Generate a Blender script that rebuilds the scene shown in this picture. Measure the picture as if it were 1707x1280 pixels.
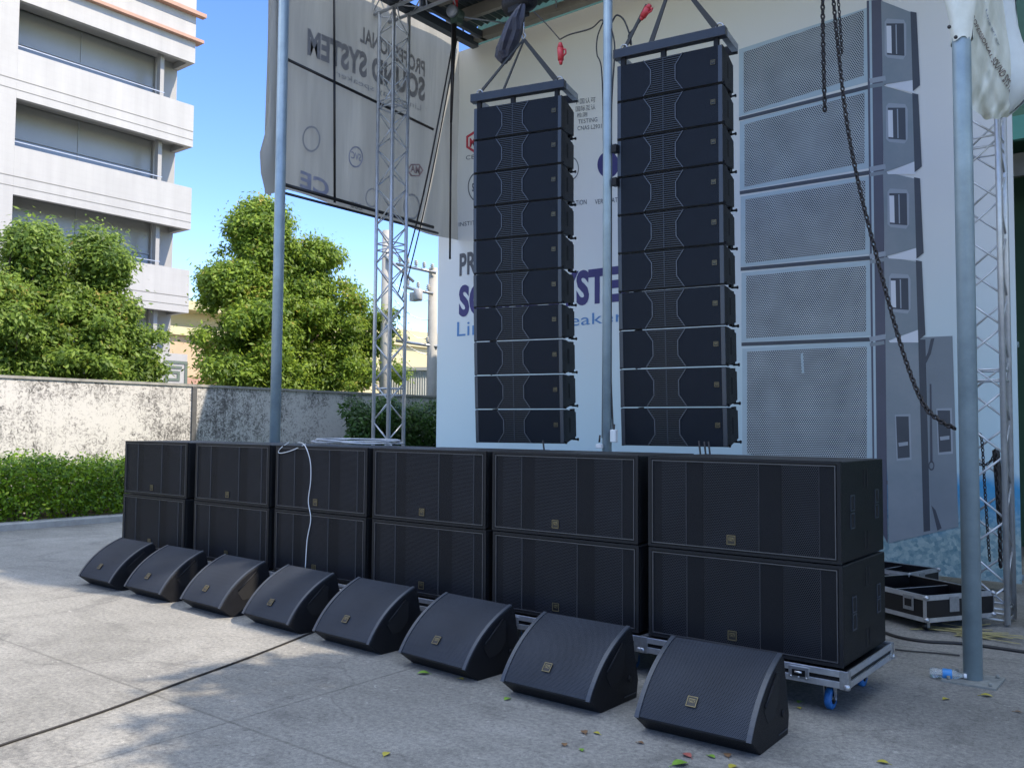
import bpy, bmesh, math, random
import numpy as np
from mathutils import noise as mnoise
from mathutils import Vector, Matrix
random.seed(7); rng = np.random.default_rng(7)
S = bpy.context.scene; COL = S.collection
for o_ in list(bpy.data.objects): bpy.data.objects.remove(o_)
R_ = math.radians
# ------------------------------------------------------------------ camera, sky, sun, exposure
YAW, PITCH, ROLL = R_(-38.304), R_(2.85), R_(0.425)
CAM = np.array([1.637, -5.096, 1.615]); FPX = 1467.9
_f0 = np.array([math.sin(YAW), math.cos(YAW), 0]); _r0 = np.array([math.cos(YAW), -math.sin(YAW), 0]); _u0 = np.array([0, 0, 1.])
FW = _f0*math.cos(PITCH)+_u0*math.sin(PITCH); _u = -_f0*math.sin(PITCH)+_u0*math.cos(PITCH)
RT = _r0*math.cos(ROLL)+_u*math.sin(ROLL); UP = -_r0*math.sin(ROLL)+_u*math.cos(ROLL)
cd = bpy.data.cameras.new('camera'); cam = bpy.data.objects.new('camera', cd); COL.objects.link(cam)
cam.matrix_world = Matrix(((RT[0], UP[0], -FW[0], CAM[0]), (RT[1], UP[1], -FW[1], CAM[1]), (RT[2], UP[2], -FW[2], CAM[2]), (0, 0, 0, 1)))
cd.sensor_width = 36; cd.lens = FPX/1707*36; cd.clip_end = 2000; cd.clip_start = .05; S.camera = cam
SUN = Vector((1.0, 0.297, 1.1)).normalized()
w = bpy.data.worlds.new('World'); S.world = w; w.use_nodes = True
nt = w.node_tree; bg = nt.nodes['Background']; sky = nt.nodes.new('ShaderNodeTexSky'); sky.sky_type = 'NISHITA'; sky.sun_disc = False
sky.sun_elevation = math.asin(SUN.z); sky.sun_rotation = math.atan2(SUN.x, SUN.y)
sky.air_density = 1.0; sky.dust_density = .2; sky.ozone_density = 3.0
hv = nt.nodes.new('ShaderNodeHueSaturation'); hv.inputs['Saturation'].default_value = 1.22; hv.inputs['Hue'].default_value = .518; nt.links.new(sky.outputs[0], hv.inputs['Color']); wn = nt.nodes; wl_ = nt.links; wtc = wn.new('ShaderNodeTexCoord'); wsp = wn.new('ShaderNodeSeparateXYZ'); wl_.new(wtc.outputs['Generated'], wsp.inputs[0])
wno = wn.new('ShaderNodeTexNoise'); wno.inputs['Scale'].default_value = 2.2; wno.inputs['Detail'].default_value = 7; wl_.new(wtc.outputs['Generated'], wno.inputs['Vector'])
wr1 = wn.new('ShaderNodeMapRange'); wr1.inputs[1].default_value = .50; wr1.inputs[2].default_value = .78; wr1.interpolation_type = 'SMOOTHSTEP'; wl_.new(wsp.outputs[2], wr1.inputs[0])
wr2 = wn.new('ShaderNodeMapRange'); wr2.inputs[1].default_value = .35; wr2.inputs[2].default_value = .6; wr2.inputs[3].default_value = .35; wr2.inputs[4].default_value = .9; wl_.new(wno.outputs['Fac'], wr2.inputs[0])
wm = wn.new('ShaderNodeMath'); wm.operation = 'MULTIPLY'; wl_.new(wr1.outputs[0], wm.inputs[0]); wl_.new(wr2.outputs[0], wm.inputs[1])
wx = wn.new('ShaderNodeMix'); wx.data_type = 'RGBA'; wl_.new(wm.outputs[0], wx.inputs[0]); wl_.new(hv.outputs[0], wx.inputs[6]); wx.inputs[7].default_value = (6.6, 7.5, 8.6, 1)   # bright cloud added high overhead, out of view, as fill light
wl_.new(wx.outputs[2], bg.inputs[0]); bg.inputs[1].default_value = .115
sd = bpy.data.lights.new('sun', 'SUN'); sd.energy = 2.3; sd.angle = R_(.5); sd.color = (1, .88, .72)
so = bpy.data.objects.new('sun', sd); COL.objects.link(so); so.rotation_euler = SUN.to_track_quat('Z', 'Y').to_euler()
S.view_settings.view_transform = 'Standard'; S.view_settings.look = 'None'; S.view_settings.exposure = 1.68; S.view_settings.gamma = 1
S.render.resolution_x = 1024; S.render.resolution_y = 767

def ray(x, y): return FW+RT*(x-853.5)/FPX-UP*(y-640)/FPX
def onZ(x, y, z=0.): d = ray(x, y); return Vector(CAM+d*((z-CAM[2])/d[2]))
def onY(x, y, yy): d = ray(x, y); return Vector(CAM+d*((yy-CAM[1])/d[1]))
def onX(x, y, xx): d = ray(x, y); return Vector(CAM+d*((xx-CAM[0])/d[0]))
def onD(x, y, dd): return Vector(CAM+ray(x, y)*dd)

# ------------------------------------------------------------------ materials
def mat(name, col, rough=.6, metal=0., var=.0, vscale=6., bump=0., bscale=60., col2=None, spec=None, coat=0., trans=0., emit=None, detail=6):
    m = bpy.data.materials.new(name); m.use_nodes = True; n = m.node_tree.nodes; L = m.node_tree.links
    b = n['Principled BSDF']; b.inputs['Roughness'].default_value = rough; b.inputs['Metallic'].default_value = metal
    b.inputs['Base Color'].default_value = (*col, 1)
    if spec is not None: b.inputs['Specular IOR Level'].default_value = spec
    if coat: b.inputs['Coat Weight'].default_value = coat
    if trans: b.inputs['Transmission Weight'].default_value = trans
    tc = n.new('ShaderNodeTexCoord')
    if var or col2:
        t = n.new('ShaderNodeTexNoise'); t.inputs['Scale'].default_value = vscale; t.inputs['Detail'].default_value = detail; t.inputs['Roughness'].default_value = .65
        L.new(tc.outputs['Object'], t.inputs['Vector'])
        r = n.new('ShaderNodeValToRGB'); r.color_ramp.elements[0].position = .3; r.color_ramp.elements[1].position = .7
        c2 = col2 or tuple(c*(1-var) for c in col)
        r.color_ramp.elements[0].color = (*c2, 1); r.color_ramp.elements[1].color = (*col, 1)
        L.new(t.outputs['Fac'], r.inputs[0]); L.new(r.outputs[0], b.inputs['Base Color'])
        mr = n.new('ShaderNodeMapRange'); mr.inputs[3].default_value = rough*.85; mr.inputs[4].default_value = min(1, rough*1.15)
        L.new(t.outputs['Fac'], mr.inputs[0]); L.new(mr.outputs[0], b.inputs['Roughness'])
    if bump:
        t2 = n.new('ShaderNodeTexNoise'); t2.inputs['Scale'].default_value = bscale; t2.inputs['Detail'].default_value = 4
        L.new(tc.outputs['Object'], t2.inputs['Vector'])
        bp = n.new('ShaderNodeBump'); bp.inputs['Strength'].default_value = bump; bp.inputs['Distance'].default_value = .01
        L.new(t2.outputs['Fac'], bp.inputs['Height']); L.new(bp.outputs[0], b.inputs['Normal'])
    return m
def mth(n, L, op, a, b=None, c=None):
    x = n.new('ShaderNodeMath'); x.operation = op
    for i, v in enumerate((a, b, c)):
        if v is None: continue
        if isinstance(v, (int, float)): x.inputs[i].default_value = v
        else: L.new(v, x.inputs[i])
    return x.outputs[0]
def hexmask(n, L, src, pitch, rad):
    """1 inside the holes of a hexagonal hole pattern laid in (u, v) metres"""
    sp = n.new('ShaderNodeSeparateXYZ'); L.new(src, sp.inputs[0])
    u = mth(n, L, 'DIVIDE', sp.outputs[0], pitch); v = mth(n, L, 'DIVIDE', sp.outputs[1], pitch*1.732)
    def d(off):
        a = mth(n, L, 'SUBTRACT', mth(n, L, 'FRACT', mth(n, L, 'ADD', u, off+100)), .5)
        b = mth(n, L, 'MULTIPLY', mth(n, L, 'SUBTRACT', mth(n, L, 'FRACT', mth(n, L, 'ADD', v, off+100)), .5), 1.732)
        return mth(n, L, 'ADD', mth(n, L, 'MULTIPLY', a, a), mth(n, L, 'MULTIPLY', b, b))
    m = mth(n, L, 'MINIMUM', d(0.), d(.5))
    mr = n.new('ShaderNodeMapRange'); mr.inputs[1].default_value = (rad*1.15)**2; mr.inputs[2].default_value = (rad*.85)**2
    L.new(m, mr.inputs[0]); return mr.outputs[0]
def perf(name, metal_col, hole_col, pitch, rad, rough=.5, metal=.0, spec=.5):
    m = bpy.data.materials.new(name); m.use_nodes = True; n = m.node_tree.nodes; L = m.node_tree.links
    b = n['Principled BSDF']; uv = n.new('ShaderNodeUVMap'); uv.uv_map = 'uv'
    h = hexmask(n, L, uv.outputs[0], pitch, rad)
    mx = n.new('ShaderNodeMix'); mx.data_type = 'RGBA'; L.new(h, mx.inputs[0])
    mx.inputs[6].default_value = (*metal_col, 1); mx.inputs[7].default_value = (*hole_col, 1)
    tc = n.new('ShaderNodeTexCoord'); t = n.new('ShaderNodeTexNoise'); t.inputs['Scale'].default_value = 3; t.inputs['Detail'].default_value = 5
    L.new(tc.outputs['Object'], t.inputs['Vector'])
    hs = n.new('ShaderNodeHueSaturation'); L.new(mx.outputs[2], hs.inputs['Color'])
    L.new(mth(n, L, 'MULTIPLY_ADD', t.outputs['Fac'], .7, .65), hs.inputs['Value'])
    L.new(hs.outputs[0], b.inputs['Base Color'])
    L.new(mth(n, L, 'MULTIPLY_ADD', h, 1-rough, rough), b.inputs['Roughness'])
    L.new(mth(n, L, 'MULTIPLY_ADD', h, -spec, spec), b.inputs['Specular IOR Level'])
    b.inputs['Metallic'].default_value = metal
    return m
def leafmat(name, c1, c2, c3, tr=.35):
    m = bpy.data.materials.new(name); m.use_nodes = True; n = m.node_tree.nodes; L = m.node_tree.links
    b = n['Principled BSDF']; out = n['Material Output']; b.inputs['Roughness'].default_value = .5; b.inputs['Specular IOR Level'].default_value = .35
    g = n.new('ShaderNodeNewGeometry'); r = n.new('ShaderNodeValToRGB'); e = r.color_ramp.elements
    e[0].position = 0; e[0].color = (*c1, 1); e[1].position = .93; e[1].color = (*c2, 1); x = e.new(1.); x.color = (*c3, 1)
    tcl = n.new('ShaderNodeTexCoord'); nl = n.new('ShaderNodeTexNoise'); nl.inputs['Scale'].default_value = 1.3; nl.inputs['Detail'].default_value = 4; L.new(tcl.outputs['Object'], nl.inputs['Vector'])
    fac = mth(n, L, 'MULTIPLY_ADD', mth(n, L, 'SUBTRACT', nl.outputs['Fac'], .5), 1.1, mth(n, L, 'MULTIPLY', g.outputs['Random Per Island'], .93))
    L.new(fac, r.inputs[0]); L.new(r.outputs[0], b.inputs['Base Color'])
    t = n.new('ShaderNodeBsdfTranslucent'); hs = n.new('ShaderNodeHueSaturation'); hs.inputs['Value'].default_value = 1.5; hs.inputs['Hue'].default_value = .485
    L.new(r.outputs[0], hs.inputs['Color']); L.new(hs.outputs[0], t.inputs[0])
    mx = n.new('ShaderNodeMixShader'); mx.inputs[0].default_value = tr
    L.new(b.outputs[0], mx.inputs[1]); L.new(t.outputs[0], mx.inputs[2]); L.new(mx.outputs[0], out.inputs[0])
    return m

def dusty(m, dust=(.075, .078, .08), amt=.8):
    n = m.node_tree.nodes; L = m.node_tree.links; b = n['Principled BSDF']; src = b.inputs['Base Color'].links[0].from_socket
    g = n.new('ShaderNodeNewGeometry'); sp = n.new('ShaderNodeSeparateXYZ'); L.new(g.outputs['True Normal'], sp.inputs[0])
    t = n.new('ShaderNodeTexNoise'); t.inputs['Scale'].default_value = 5; t.inputs['Detail'].default_value = 8; t.inputs['Roughness'].default_value = .75
    tc = n.new('ShaderNodeTexCoord'); L.new(tc.outputs['Object'], t.inputs['Vector'])
    up = n.new('ShaderNodeMapRange'); up.inputs[1].default_value = .5; up.inputs[2].default_value = .95; L.new(sp.outputs[2], up.inputs[0])
    sc = n.new('ShaderNodeMapRange'); sc.inputs[1].default_value = .62; sc.inputs[2].default_value = .70; sc.inputs[4].default_value = .35; L.new(t.outputs['Fac'], sc.inputs[0])
    f = mth(n, L, 'MAXIMUM', mth(n, L, 'MULTIPLY', up.outputs[0], mth(n, L, 'MULTIPLY_ADD', t.outputs['Fac'], amt, .1)), sc.outputs[0])
    mx = n.new('ShaderNodeMix'); mx.data_type = 'RGBA'; L.new(f, mx.inputs[0]); L.new(src, mx.inputs[6]); mx.inputs[7].default_value = (*dust, 1); L.new(mx.outputs[2], b.inputs['Base Color'])
M = {}
M['cab'] = mat('black_textured_paint', (.0065, .0072, .010), .5, var=.35, vscale=9, bump=.35, bscale=260, spec=.28); dusty(M['cab'], (.03, .031, .033), .5)
M['cab_sub'] = mat('worn_black_paint', (.0065, .007, .009), .5, var=.4, vscale=4, bump=.4, bscale=220, spec=.3); dusty(M['cab_sub'], (.045, .047, .048))
M['trim'] = mat('dark_grey_rail', (.032, .040, .055), .38, var=.2, vscale=12, spec=.6)
M['edge'] = mat('grille_edge_metal', (.058, .058, .063), .4, var=.3, vscale=20)
M['edge_dim'] = mat('grille_fold_highlight', (.048, .049, .054), .45, var=.4, vscale=30)  # thin fold strips: bright edge highlight put into the colour
M['hole'] = mat('deep_black', (.004, .004, .005), .8)
M['grille'] = perf('perforated_black_steel', (.020, .022, .028), (.001, .001, .0015), .0115, .36, .45, 0, .3)
M['grille_fine'] = perf('fine_perforated_steel', (.010, .011, .014), (.003, .003, .004), .006, .33, .5, 0, .25)
M['grille_arr'] = perf('fine_dark_grille', (.008, .012, .020), (.003, .004, .007), .006, .33, .5, 0, .3)
M['louv'] = mat('louvre_plastic', (.022, .028, .040), .45, var=.2, vscale=20)
M['fly'] = mat('fly_bar_paint', (.022, .028, .040), .4, var=.3, vscale=10)
M['gold'] = mat('gold_badge', (.22, .18, .09), .4, .5, var=.3, vscale=90)
M['waist'] = mat('waist_trim_metal', (.10, .11, .13), .4, .3, var=.3, vscale=40)
M['silver'] = mat('silver_trim', (.42, .45, .50), .35, .3, var=.2, vscale=30)
M['alu'] = mat('aluminium_profile', (.62, .64, .67), .32, .75, var=.25, vscale=14, bump=.1, bscale=40)
M['galv'] = mat('painted_steel_tube', (.33, .42, .47), .42, .25, col2=(.22, .29, .33), vscale=3.5, bump=.15, bscale=30)
M['truss'] = mat('aluminium_truss', (.62, .64, .66), .38, .55, var=.25, vscale=8)
M['blue_rubber'] = mat('blue_rubber', (.02, .14, .42), .55, var=.3, vscale=30)
M['steel'] = mat('zinc_steel', (.45, .47, .5), .35, .8, var=.3, vscale=40)
M['lam'] = mat('black_laminate', (.006, .006, .008), .35, var=.4, vscale=7)
M['rope'] = mat('dark_webbing', (.045, .048, .05), .85, var=.4, vscale=60)
M['chain'] = mat('dark_chain', (.05, .045, .045), .45, .6, var=.4, vscale=50)
M['cable'] = mat('black_cable', (.015, .014, .015), .5)
M['wcable'] = mat('white_cable', (.62, .64, .66), .5)
M['red'] = mat('red_plastic', (.55, .04, .05), .4, var=.2, vscale=30)
M['cloth'] = mat('vinyl_sheet', (.70, .73, .68), .6, col2=(.52, .54, .47), vscale=4, bump=.5, bscale=9)
M['bag'] = mat('black_nylon', (.045, .047, .07), .55, var=.5, vscale=12, bump=.6, bscale=18)
M['inkgrey'] = mat('grey_ink', (.10, .105, .12), .6, var=.2, vscale=5)
M['inknavy'] = mat('navy_ink', (.045, .04, .17), .6, var=.2, vscale=5)
M['inkblue'] = mat('blue_ink', (.08, .22, .46), .6)
M['inkred'] = mat('red_ink', (.55, .05, .07), .6)
M['inkdk'] = mat('dark_print', (.09, .095, .12), .55, var=.3, vscale=2)
M['tile'] = None

# ------------------------------------------------------------------ mesh builder
class MB:
    def __init__(s): s.v = []; s.f = []; s.m = []; s.uv = {}; s.smooth = set(); s.mi = 0
    def face(s, pts, uv=None, sm=False):
        i = len(s.v); s.v += [tuple(p) for p in pts]; s.f.append(tuple(range(i, i+len(pts)))); s.m.append(s.mi)
        if uv: s.uv[len(s.f)-1] = uv
        if sm: s.smooth.add(len(s.f)-1)
    def mesh(s, vs, fs, sm=False):
        i = len(s.v); s.v += [tuple(p) for p in vs]
        for f in fs:
            s.f.append(tuple(i+k for k in f)); s.m.append(s.mi)
            if sm: s.smooth.add(len(s.f)-1)
        return s
    def box(s, x0, y0, z0, x1, y1, z1):
        if x0 > x1: x0, x1 = x1, x0
        if y0 > y1: y0, y1 = y1, y0
        if z0 > z1: z0, z1 = z1, z0
        v = [(x0, y0, z0), (x1, y0, z0), (x1, y1, z0), (x0, y1, z0), (x0, y0, z1), (x1, y0, z1), (x1, y1, z1), (x0, y1, z1)]
        return s.mesh(v, [(0, 3, 2, 1), (4, 5, 6, 7), (0, 1, 5, 4), (1, 2, 6, 5), (2, 3, 7, 6), (3, 0, 4, 7)])
    def tube(s, p, q, r, n=8, r2=None, cap=True):
        p, q = Vector(p), Vector(q); d = (q-p)
        if d.length < 1e-6: return s
        d.normalize(); a = d.orthogonal().normalized(); b = d.cross(a); r2 = r if r2 is None else r2
        v = []
        for c, rr in ((p, r), (q, r2)):
            for k in range(n):
                t = 2*math.pi*k/n; v.append(c+(a*math.cos(t)+b*math.sin(t))*rr)
        i = len(s.v); s.v += [tuple(x) for x in v]
        for k in range(n):
            s.f.append((i+k, i+(k+1) % n, i+n+(k+1) % n, i+n+k)); s.m.append(s.mi); s.smooth.add(len(s.f)-1)
        if cap:
            s.f.append(tuple(i+k for k in range(n))[::-1]); s.m.append(s.mi); s.f.append(tuple(i+n+k for k in range(n))); s.m.append(s.mi)
        return s
    def path(s, pts, r, n=6):
        pts = [Vector(p) for p in pts]; prev = None; i0 = len(s.v); N = len(pts)
        for i, p in enumerate(pts):
            d = (pts[min(i+1, N-1)]-pts[max(i-1, 0)]).normalized()
            a = d.orthogonal().normalized() if prev is None else (prev-d*prev.dot(d)).normalized()
            prev = a; b = d.cross(a); rr = r[i] if isinstance(r, (list, tuple)) else r
            for k in range(n):
                t = 2*math.pi*k/n; s.v.append(tuple(p+(a*math.cos(t)+b*math.sin(t))*rr))
        for i in range(N-1):
            for k in range(n):
                s.f.append((i0+i*n+k, i0+i*n+(k+1) % n, i0+(i+1)*n+(k+1) % n, i0+(i+1)*n+k)); s.m.append(s.mi); s.smooth.add(len(s.f)-1)
        for e in (0, N-1): s.f.append(tuple(i0+e*n+k for k in range(n))); s.m.append(s.mi)
        return s
    def prism(s, prof, axis, a, b):
        """profile of 2-D points extruded along an axis ('x': pts are (y,z); 'y': (x,z); 'z': (x,y))"""
        def P(u, v, t): return {'x': (t, u, v), 'y': (u, t, v), 'z': (u, v, t)}[axis]
        n = len(prof); v = [P(*p, a) for p in prof]+[P(*p, b) for p in prof]
        fs = [tuple(range(n)), tuple(range(2*n-1, n-1, -1))]+[(k, n+k, n+(k+1) % n, (k+1) % n) for k in range(n)]
        return s.mesh(v, fs)
    def lathe(s, prof, c, n=16, axis='z'):
        """prof: (radius, height) pairs"""
        i0 = len(s.v)
        for (r, h) in prof:
            for k in range(n):
                t = 2*math.pi*k/n; x, y = r*math.cos(t), r*math.sin(t)
                p = {'z': (x, y, h), 'x': (h, x, y), 'y': (x, h, y)}[axis]; s.v.append((c[0]+p[0], c[1]+p[1], c[2]+p[2]))
        for i in range(len(prof)-1):
            for k in range(n):
                s.f.append((i0+i*n+k, i0+i*n+(k+1) % n, i0+(i+1)*n+(k+1) % n, i0+(i+1)*n+k)); s.m.append(s.mi); s.smooth.add(len(s.f)-1)
        return s
    def build(s, name, m, parent=None, bevel=0, world=False, auto=False):
        me = bpy.data.meshes.new(name)
        off = Vector(parent_world(parent)) if (parent and world) else None
        vs = s.v if off is None else [(x-off.x, y-off.y, z-off.z) for x, y, z in s.v]
        me.from_pydata(vs, [], s.f)
        ms = m if isinstance(m, (list, tuple)) else [m]
        for x in ms: me.materials.append(x)
        if len(ms) > 1: me.polygons.foreach_set('material_index', s.m)
        if s.uv:
            ul = me.uv_layers.new(name='uv')
            for fi, uvs in s.uv.items():
                for k, li in enumerate(me.polygons[fi].loop_indices): ul.data[li].uv = uvs[k]
        if s.smooth:
            for i in s.smooth: me.polygons[i].use_smooth = True
        bm = bmesh.new(); bm.from_mesh(me)
        if bevel or auto: bmesh.ops.remove_doubles(bm, verts=bm.verts, dist=1e-5)
        bmesh.ops.recalc_face_normals(bm, faces=bm.faces); bm.to_mesh(me); bm.free()
        o = bpy.data.objects.new(name, me); COL.objects.link(o)
        if parent: o.parent = parent
        if bevel:
            b = o.modifiers.new('bevel', 'BEVEL'); b.width = bevel; b.segments = 2; b.limit_method = 'ANGLE'; b.angle_limit = R_(40)
        return o
PW = {}
def parent_world(p):
    t = Vector((0, 0, 0))
    while p is not None: t += Vector(p.location); p = p.parent
    return t
def tag(o, label=None, cat=None, group=None, kind=None):
    if label: o['label'] = label
    if cat: o['category'] = cat
    if group: o['group'] = group
    if kind: o['kind'] = kind
    return o
def thing(name, label, cat, loc=(0, 0, 0), rz=0, group=None):
    o = bpy.data.objects.new(name, None); COL.objects.link(o); o.location = loc; o.rotation_euler = (0, 0, rz); o.empty_display_size = .1
    return tag(o, label, cat, group)
KIDS = {}
def copy_tree(o, parent=None):
    c = o.copy(); COL.objects.link(c)
    if parent: c.parent = parent
    for ch in [x for x in bpy.data.objects if x.parent == o]: copy_tree(ch, c)
    return c
def label(o, s): o['label'] = s; return o
_tc = {}
def text_mesh(s, bold=0., ext=.0):
    k = (s, bold)
    if k in _tc: return _tc[k]
    cu = bpy.data.curves.new('t', 'FONT'); cu.body = s; cu.size = 1; cu.offset = bold; cu.resolution_u = 4; cu.space_character = 1.03
    o = bpy.data.objects.new('t', cu); COL.objects.link(o)
    dg = bpy.context.evaluated_depsgraph_get(); me = bpy.data.meshes.new_from_object(o.evaluated_get(dg))
    co = np.array([v.co[:] for v in me.vertices]); fs = [tuple(p.vertices) for p in me.polygons]
    bpy.data.objects.remove(o); bpy.data.curves.remove(cu); bpy.data.meshes.remove(me)
    mn, mx = co[:, :2].min(0), co[:, :2].max(0)
    _tc[k] = ((co[:, :2]-mn)/(mx-mn), fs); return _tc[k]
def fit_text(name, s, p0, ux, uz, m, parent, nrm, bold=.0, th=.002, world=True):
    """text laid into the rectangle p0 + a*ux + b*uz, a and b in 0..1"""
    co, fs = text_mesh(s, bold); b = MB(); p0, ux, uz, nrm = map(Vector, (p0, ux, uz, nrm))
    b.mesh([p0+ux*float(a)+uz*float(c)+nrm*th for a, c in co], fs)
    return b.build(name, m, parent, world=world)

def loosen(b, cfg): pass
# ------------------------------------------------------------------ ground, kerb, soil
def ground_mat():
    m = bpy.data.materials.new('old_concrete'); m.use_nodes = True; n = m.node_tree.nodes; L = m.node_tree.links
    b = n['Principled BSDF']; tc = n.new('ShaderNodeTexCoord')
    def noise(sc, det=6, ro=.6, dist=0.):
        t = n.new('ShaderNodeTexNoise'); t.inputs['Scale'].default_value = sc; t.inputs['Detail'].default_value = det; t.inputs['Roughness'].default_value = ro; t.inputs['Distortion'].default_value = dist
        L.new(tc.outputs['Object'], t.inputs['Vector']); return t.outputs['Fac']
    def ramp(src, stops):
        r = n.new('ShaderNodeValToRGB'); e = r.color_ramp.elements
        e[0].position, e[0].color = stops[0][0], (*stops[0][1], 1); e[1].position, e[1].color = stops[-1][0], (*stops[-1][1], 1)
        for p, c in stops[1:-1]: x = e.new(p); x.color = (*c, 1)
        L.new(src, r.inputs[0]); return r.outputs[0]
    def mix(a, bb, f, mode='MULTIPLY'):
        x = n.new('ShaderNodeMix'); x.data_type = 'RGBA'; x.blend_type = mode
        if isinstance(f, float): x.inputs[0].default_value = f
        else: L.new(f, x.inputs[0])
        L.new(a, x.inputs[6])
        if isinstance(bb, tuple): x.inputs[7].default_value = (*bb, 1)
        else: L.new(bb, x.inputs[7])
        return x.outputs[2]
    base = ramp(noise(.55, 8, .62, .6), [(.3, (.17, .165, .15)), (.5, (.225, .218, .20)), (.7, (.28, .272, .25))])
    stain = ramp(noise(1.7, 10, .7, 1.2), [(.34, (.68, .68, .69)), (.45, (.93, .93, .93)), (.56, (1.02, 1.02, 1.02)), (1., (1.08, 1.08, 1.08))])
    c = mix(base, stain, 1.)
    grain = ramp(noise(34, 6, .8), [(.33, (.55, .54, .53)), (.5, (1, 1, 1)), (.64, (1.35, 1.32, 1.26))]); c = mix(c, grain, .95)
    g2 = ramp(noise(160, 3, .7), [(.3, (.6, .6, .6)), (.5, (1, 1, 1)), (.72, (1.35, 1.35, 1.35))]); c = mix(c, g2, .75)
    # pale lime flecks and worn streaks
    fl = ramp(noise(11, 12, .85, .4), [(.59, (0, 0, 0)), (.63, (1, 1, 1))]); c = mix(c, (.56, .54, .50), mth(n, L, 'MULTIPLY', fl, .5), 'MIX')
    fk = ramp(noise(55, 8, .8), [(.63, (0, 0, 0)), (.66, (1, 1, 1))]); c = mix(c, (.66, .64, .60), mth(n, L, 'MULTIPLY', fk, .6), 'MIX')
    dk = ramp(noise(7, 10, .8, .6), [(.33, (1, 1, 1)), (.36, (0, 0, 0))]); c = mix(c, (.13, .125, .115), mth(n, L, 'MULTIPLY', dk, .4), 'MIX')
    # long drag marks
    mp = n.new('ShaderNodeMapping'); mp.inputs['Scale'].default_value = (.5, 7, 1); mp.inputs['Rotation'].default_value = (0, 0, .25); L.new(tc.outputs['Object'], mp.inputs[0])
    t = n.new('ShaderNodeTexNoise'); t.inputs['Scale'].default_value = 1.4; t.inputs['Detail'].default_value = 9; t.inputs['Roughness'].default_value = .7; L.new(mp.outputs[0], t.inputs['Vector'])
    c = mix(c, ramp(t.outputs['Fac'], [(.38, (.72, .72, .73)), (.52, (1, 1, 1)), (.8, (1.08, 1.08, 1.06))]), .3)
    # cracks
    v = n.new('ShaderNodeTexVoronoi'); v.feature = 'DISTANCE_TO_EDGE'; v.inputs['Scale'].default_value = .33
    wv = n.new('ShaderNodeTexNoise'); wv.inputs['Scale'].default_value = 1.5; wv.inputs['Detail'].default_value = 8; L.new(tc.outputs['Object'], wv.inputs['Vector'])
    av = n.new('ShaderNodeVectorMath'); av.operation = 'MULTIPLY_ADD'; L.new(wv.outputs['Color'], av.inputs[0]); av.inputs[1].default_value = (.9, .9, 0); L.new(tc.outputs['Object'], av.inputs[2])
    L.new(av.outputs[0], v.inputs['Vector']); cr = ramp(v.outputs['Distance'], [(.0, (.55, .55, .55)), (.003, (1, 1, 1))]); c = mix(c, cr, .5)
    # slab joints every 4.2 m
    sp = n.new('ShaderNodeSeparateXYZ'); L.new(tc.outputs['Object'], sp.inputs[0])
    for ax, per, off in ((0, 4.2, 101.3), (1, 4.2, 100.9)):
        fr = mth(n, L, 'FRACT', mth(n, L, 'DIVIDE', mth(n, L, 'ADD', sp.outputs[ax], off), per))
        dd = mth(n, L, 'ABSOLUTE', mth(n, L, 'SUBTRACT', fr, .5)); c = mix(c, ramp(dd, [(.0012, (.5, .5, .5)), (.0022, (1, 1, 1))]), .75)
    L.new(c, b.inputs['Base Color']); b.inputs['Roughness'].default_value = .82; b.inputs['Specular IOR Level'].default_value = .35
    bp = n.new('ShaderNodeBump'); bp.inputs['Strength'].default_value = .45; bp.inputs['Distance'].default_value = .006
    L.new(mth(n, L, 'ADD', noise(90, 6, .7), mth(n, L, 'MULTIPLY', noise(12, 6, .7), 1.5)), bp.inputs['Height']); L.new(bp.outputs[0], b.inputs['Normal'])
    return m
b = MB(); b.face([(-400, -400, 0), (400, -400, 0), (400, 400, 0), (-400, 400, 0)]); tag(b.build('ground', ground_mat()), kind='structure')
b = MB(); b.prism([(-12.95, -0.01), (-12.70, -0.01), (-12.70, .09), (-12.72, .11), (-12.95, .11)], 'y', -30, 40)
tag(b.build('kerb', mat('kerb_concrete', (.42, .41, .38), .8, var=.3, vscale=5, bump=.3)), kind='structure')
b = MB(); b.face([(-14.45, -30, .07), (-12.95, -30, .07), (-12.95, 40, .07), (-14.45, 40, .07)])
tag(b.build('soil_bed', mat('dry_soil', (.10, .075, .05), .95, var=.5, vscale=14, bump=.8, bscale=30)), kind='structure')

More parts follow.
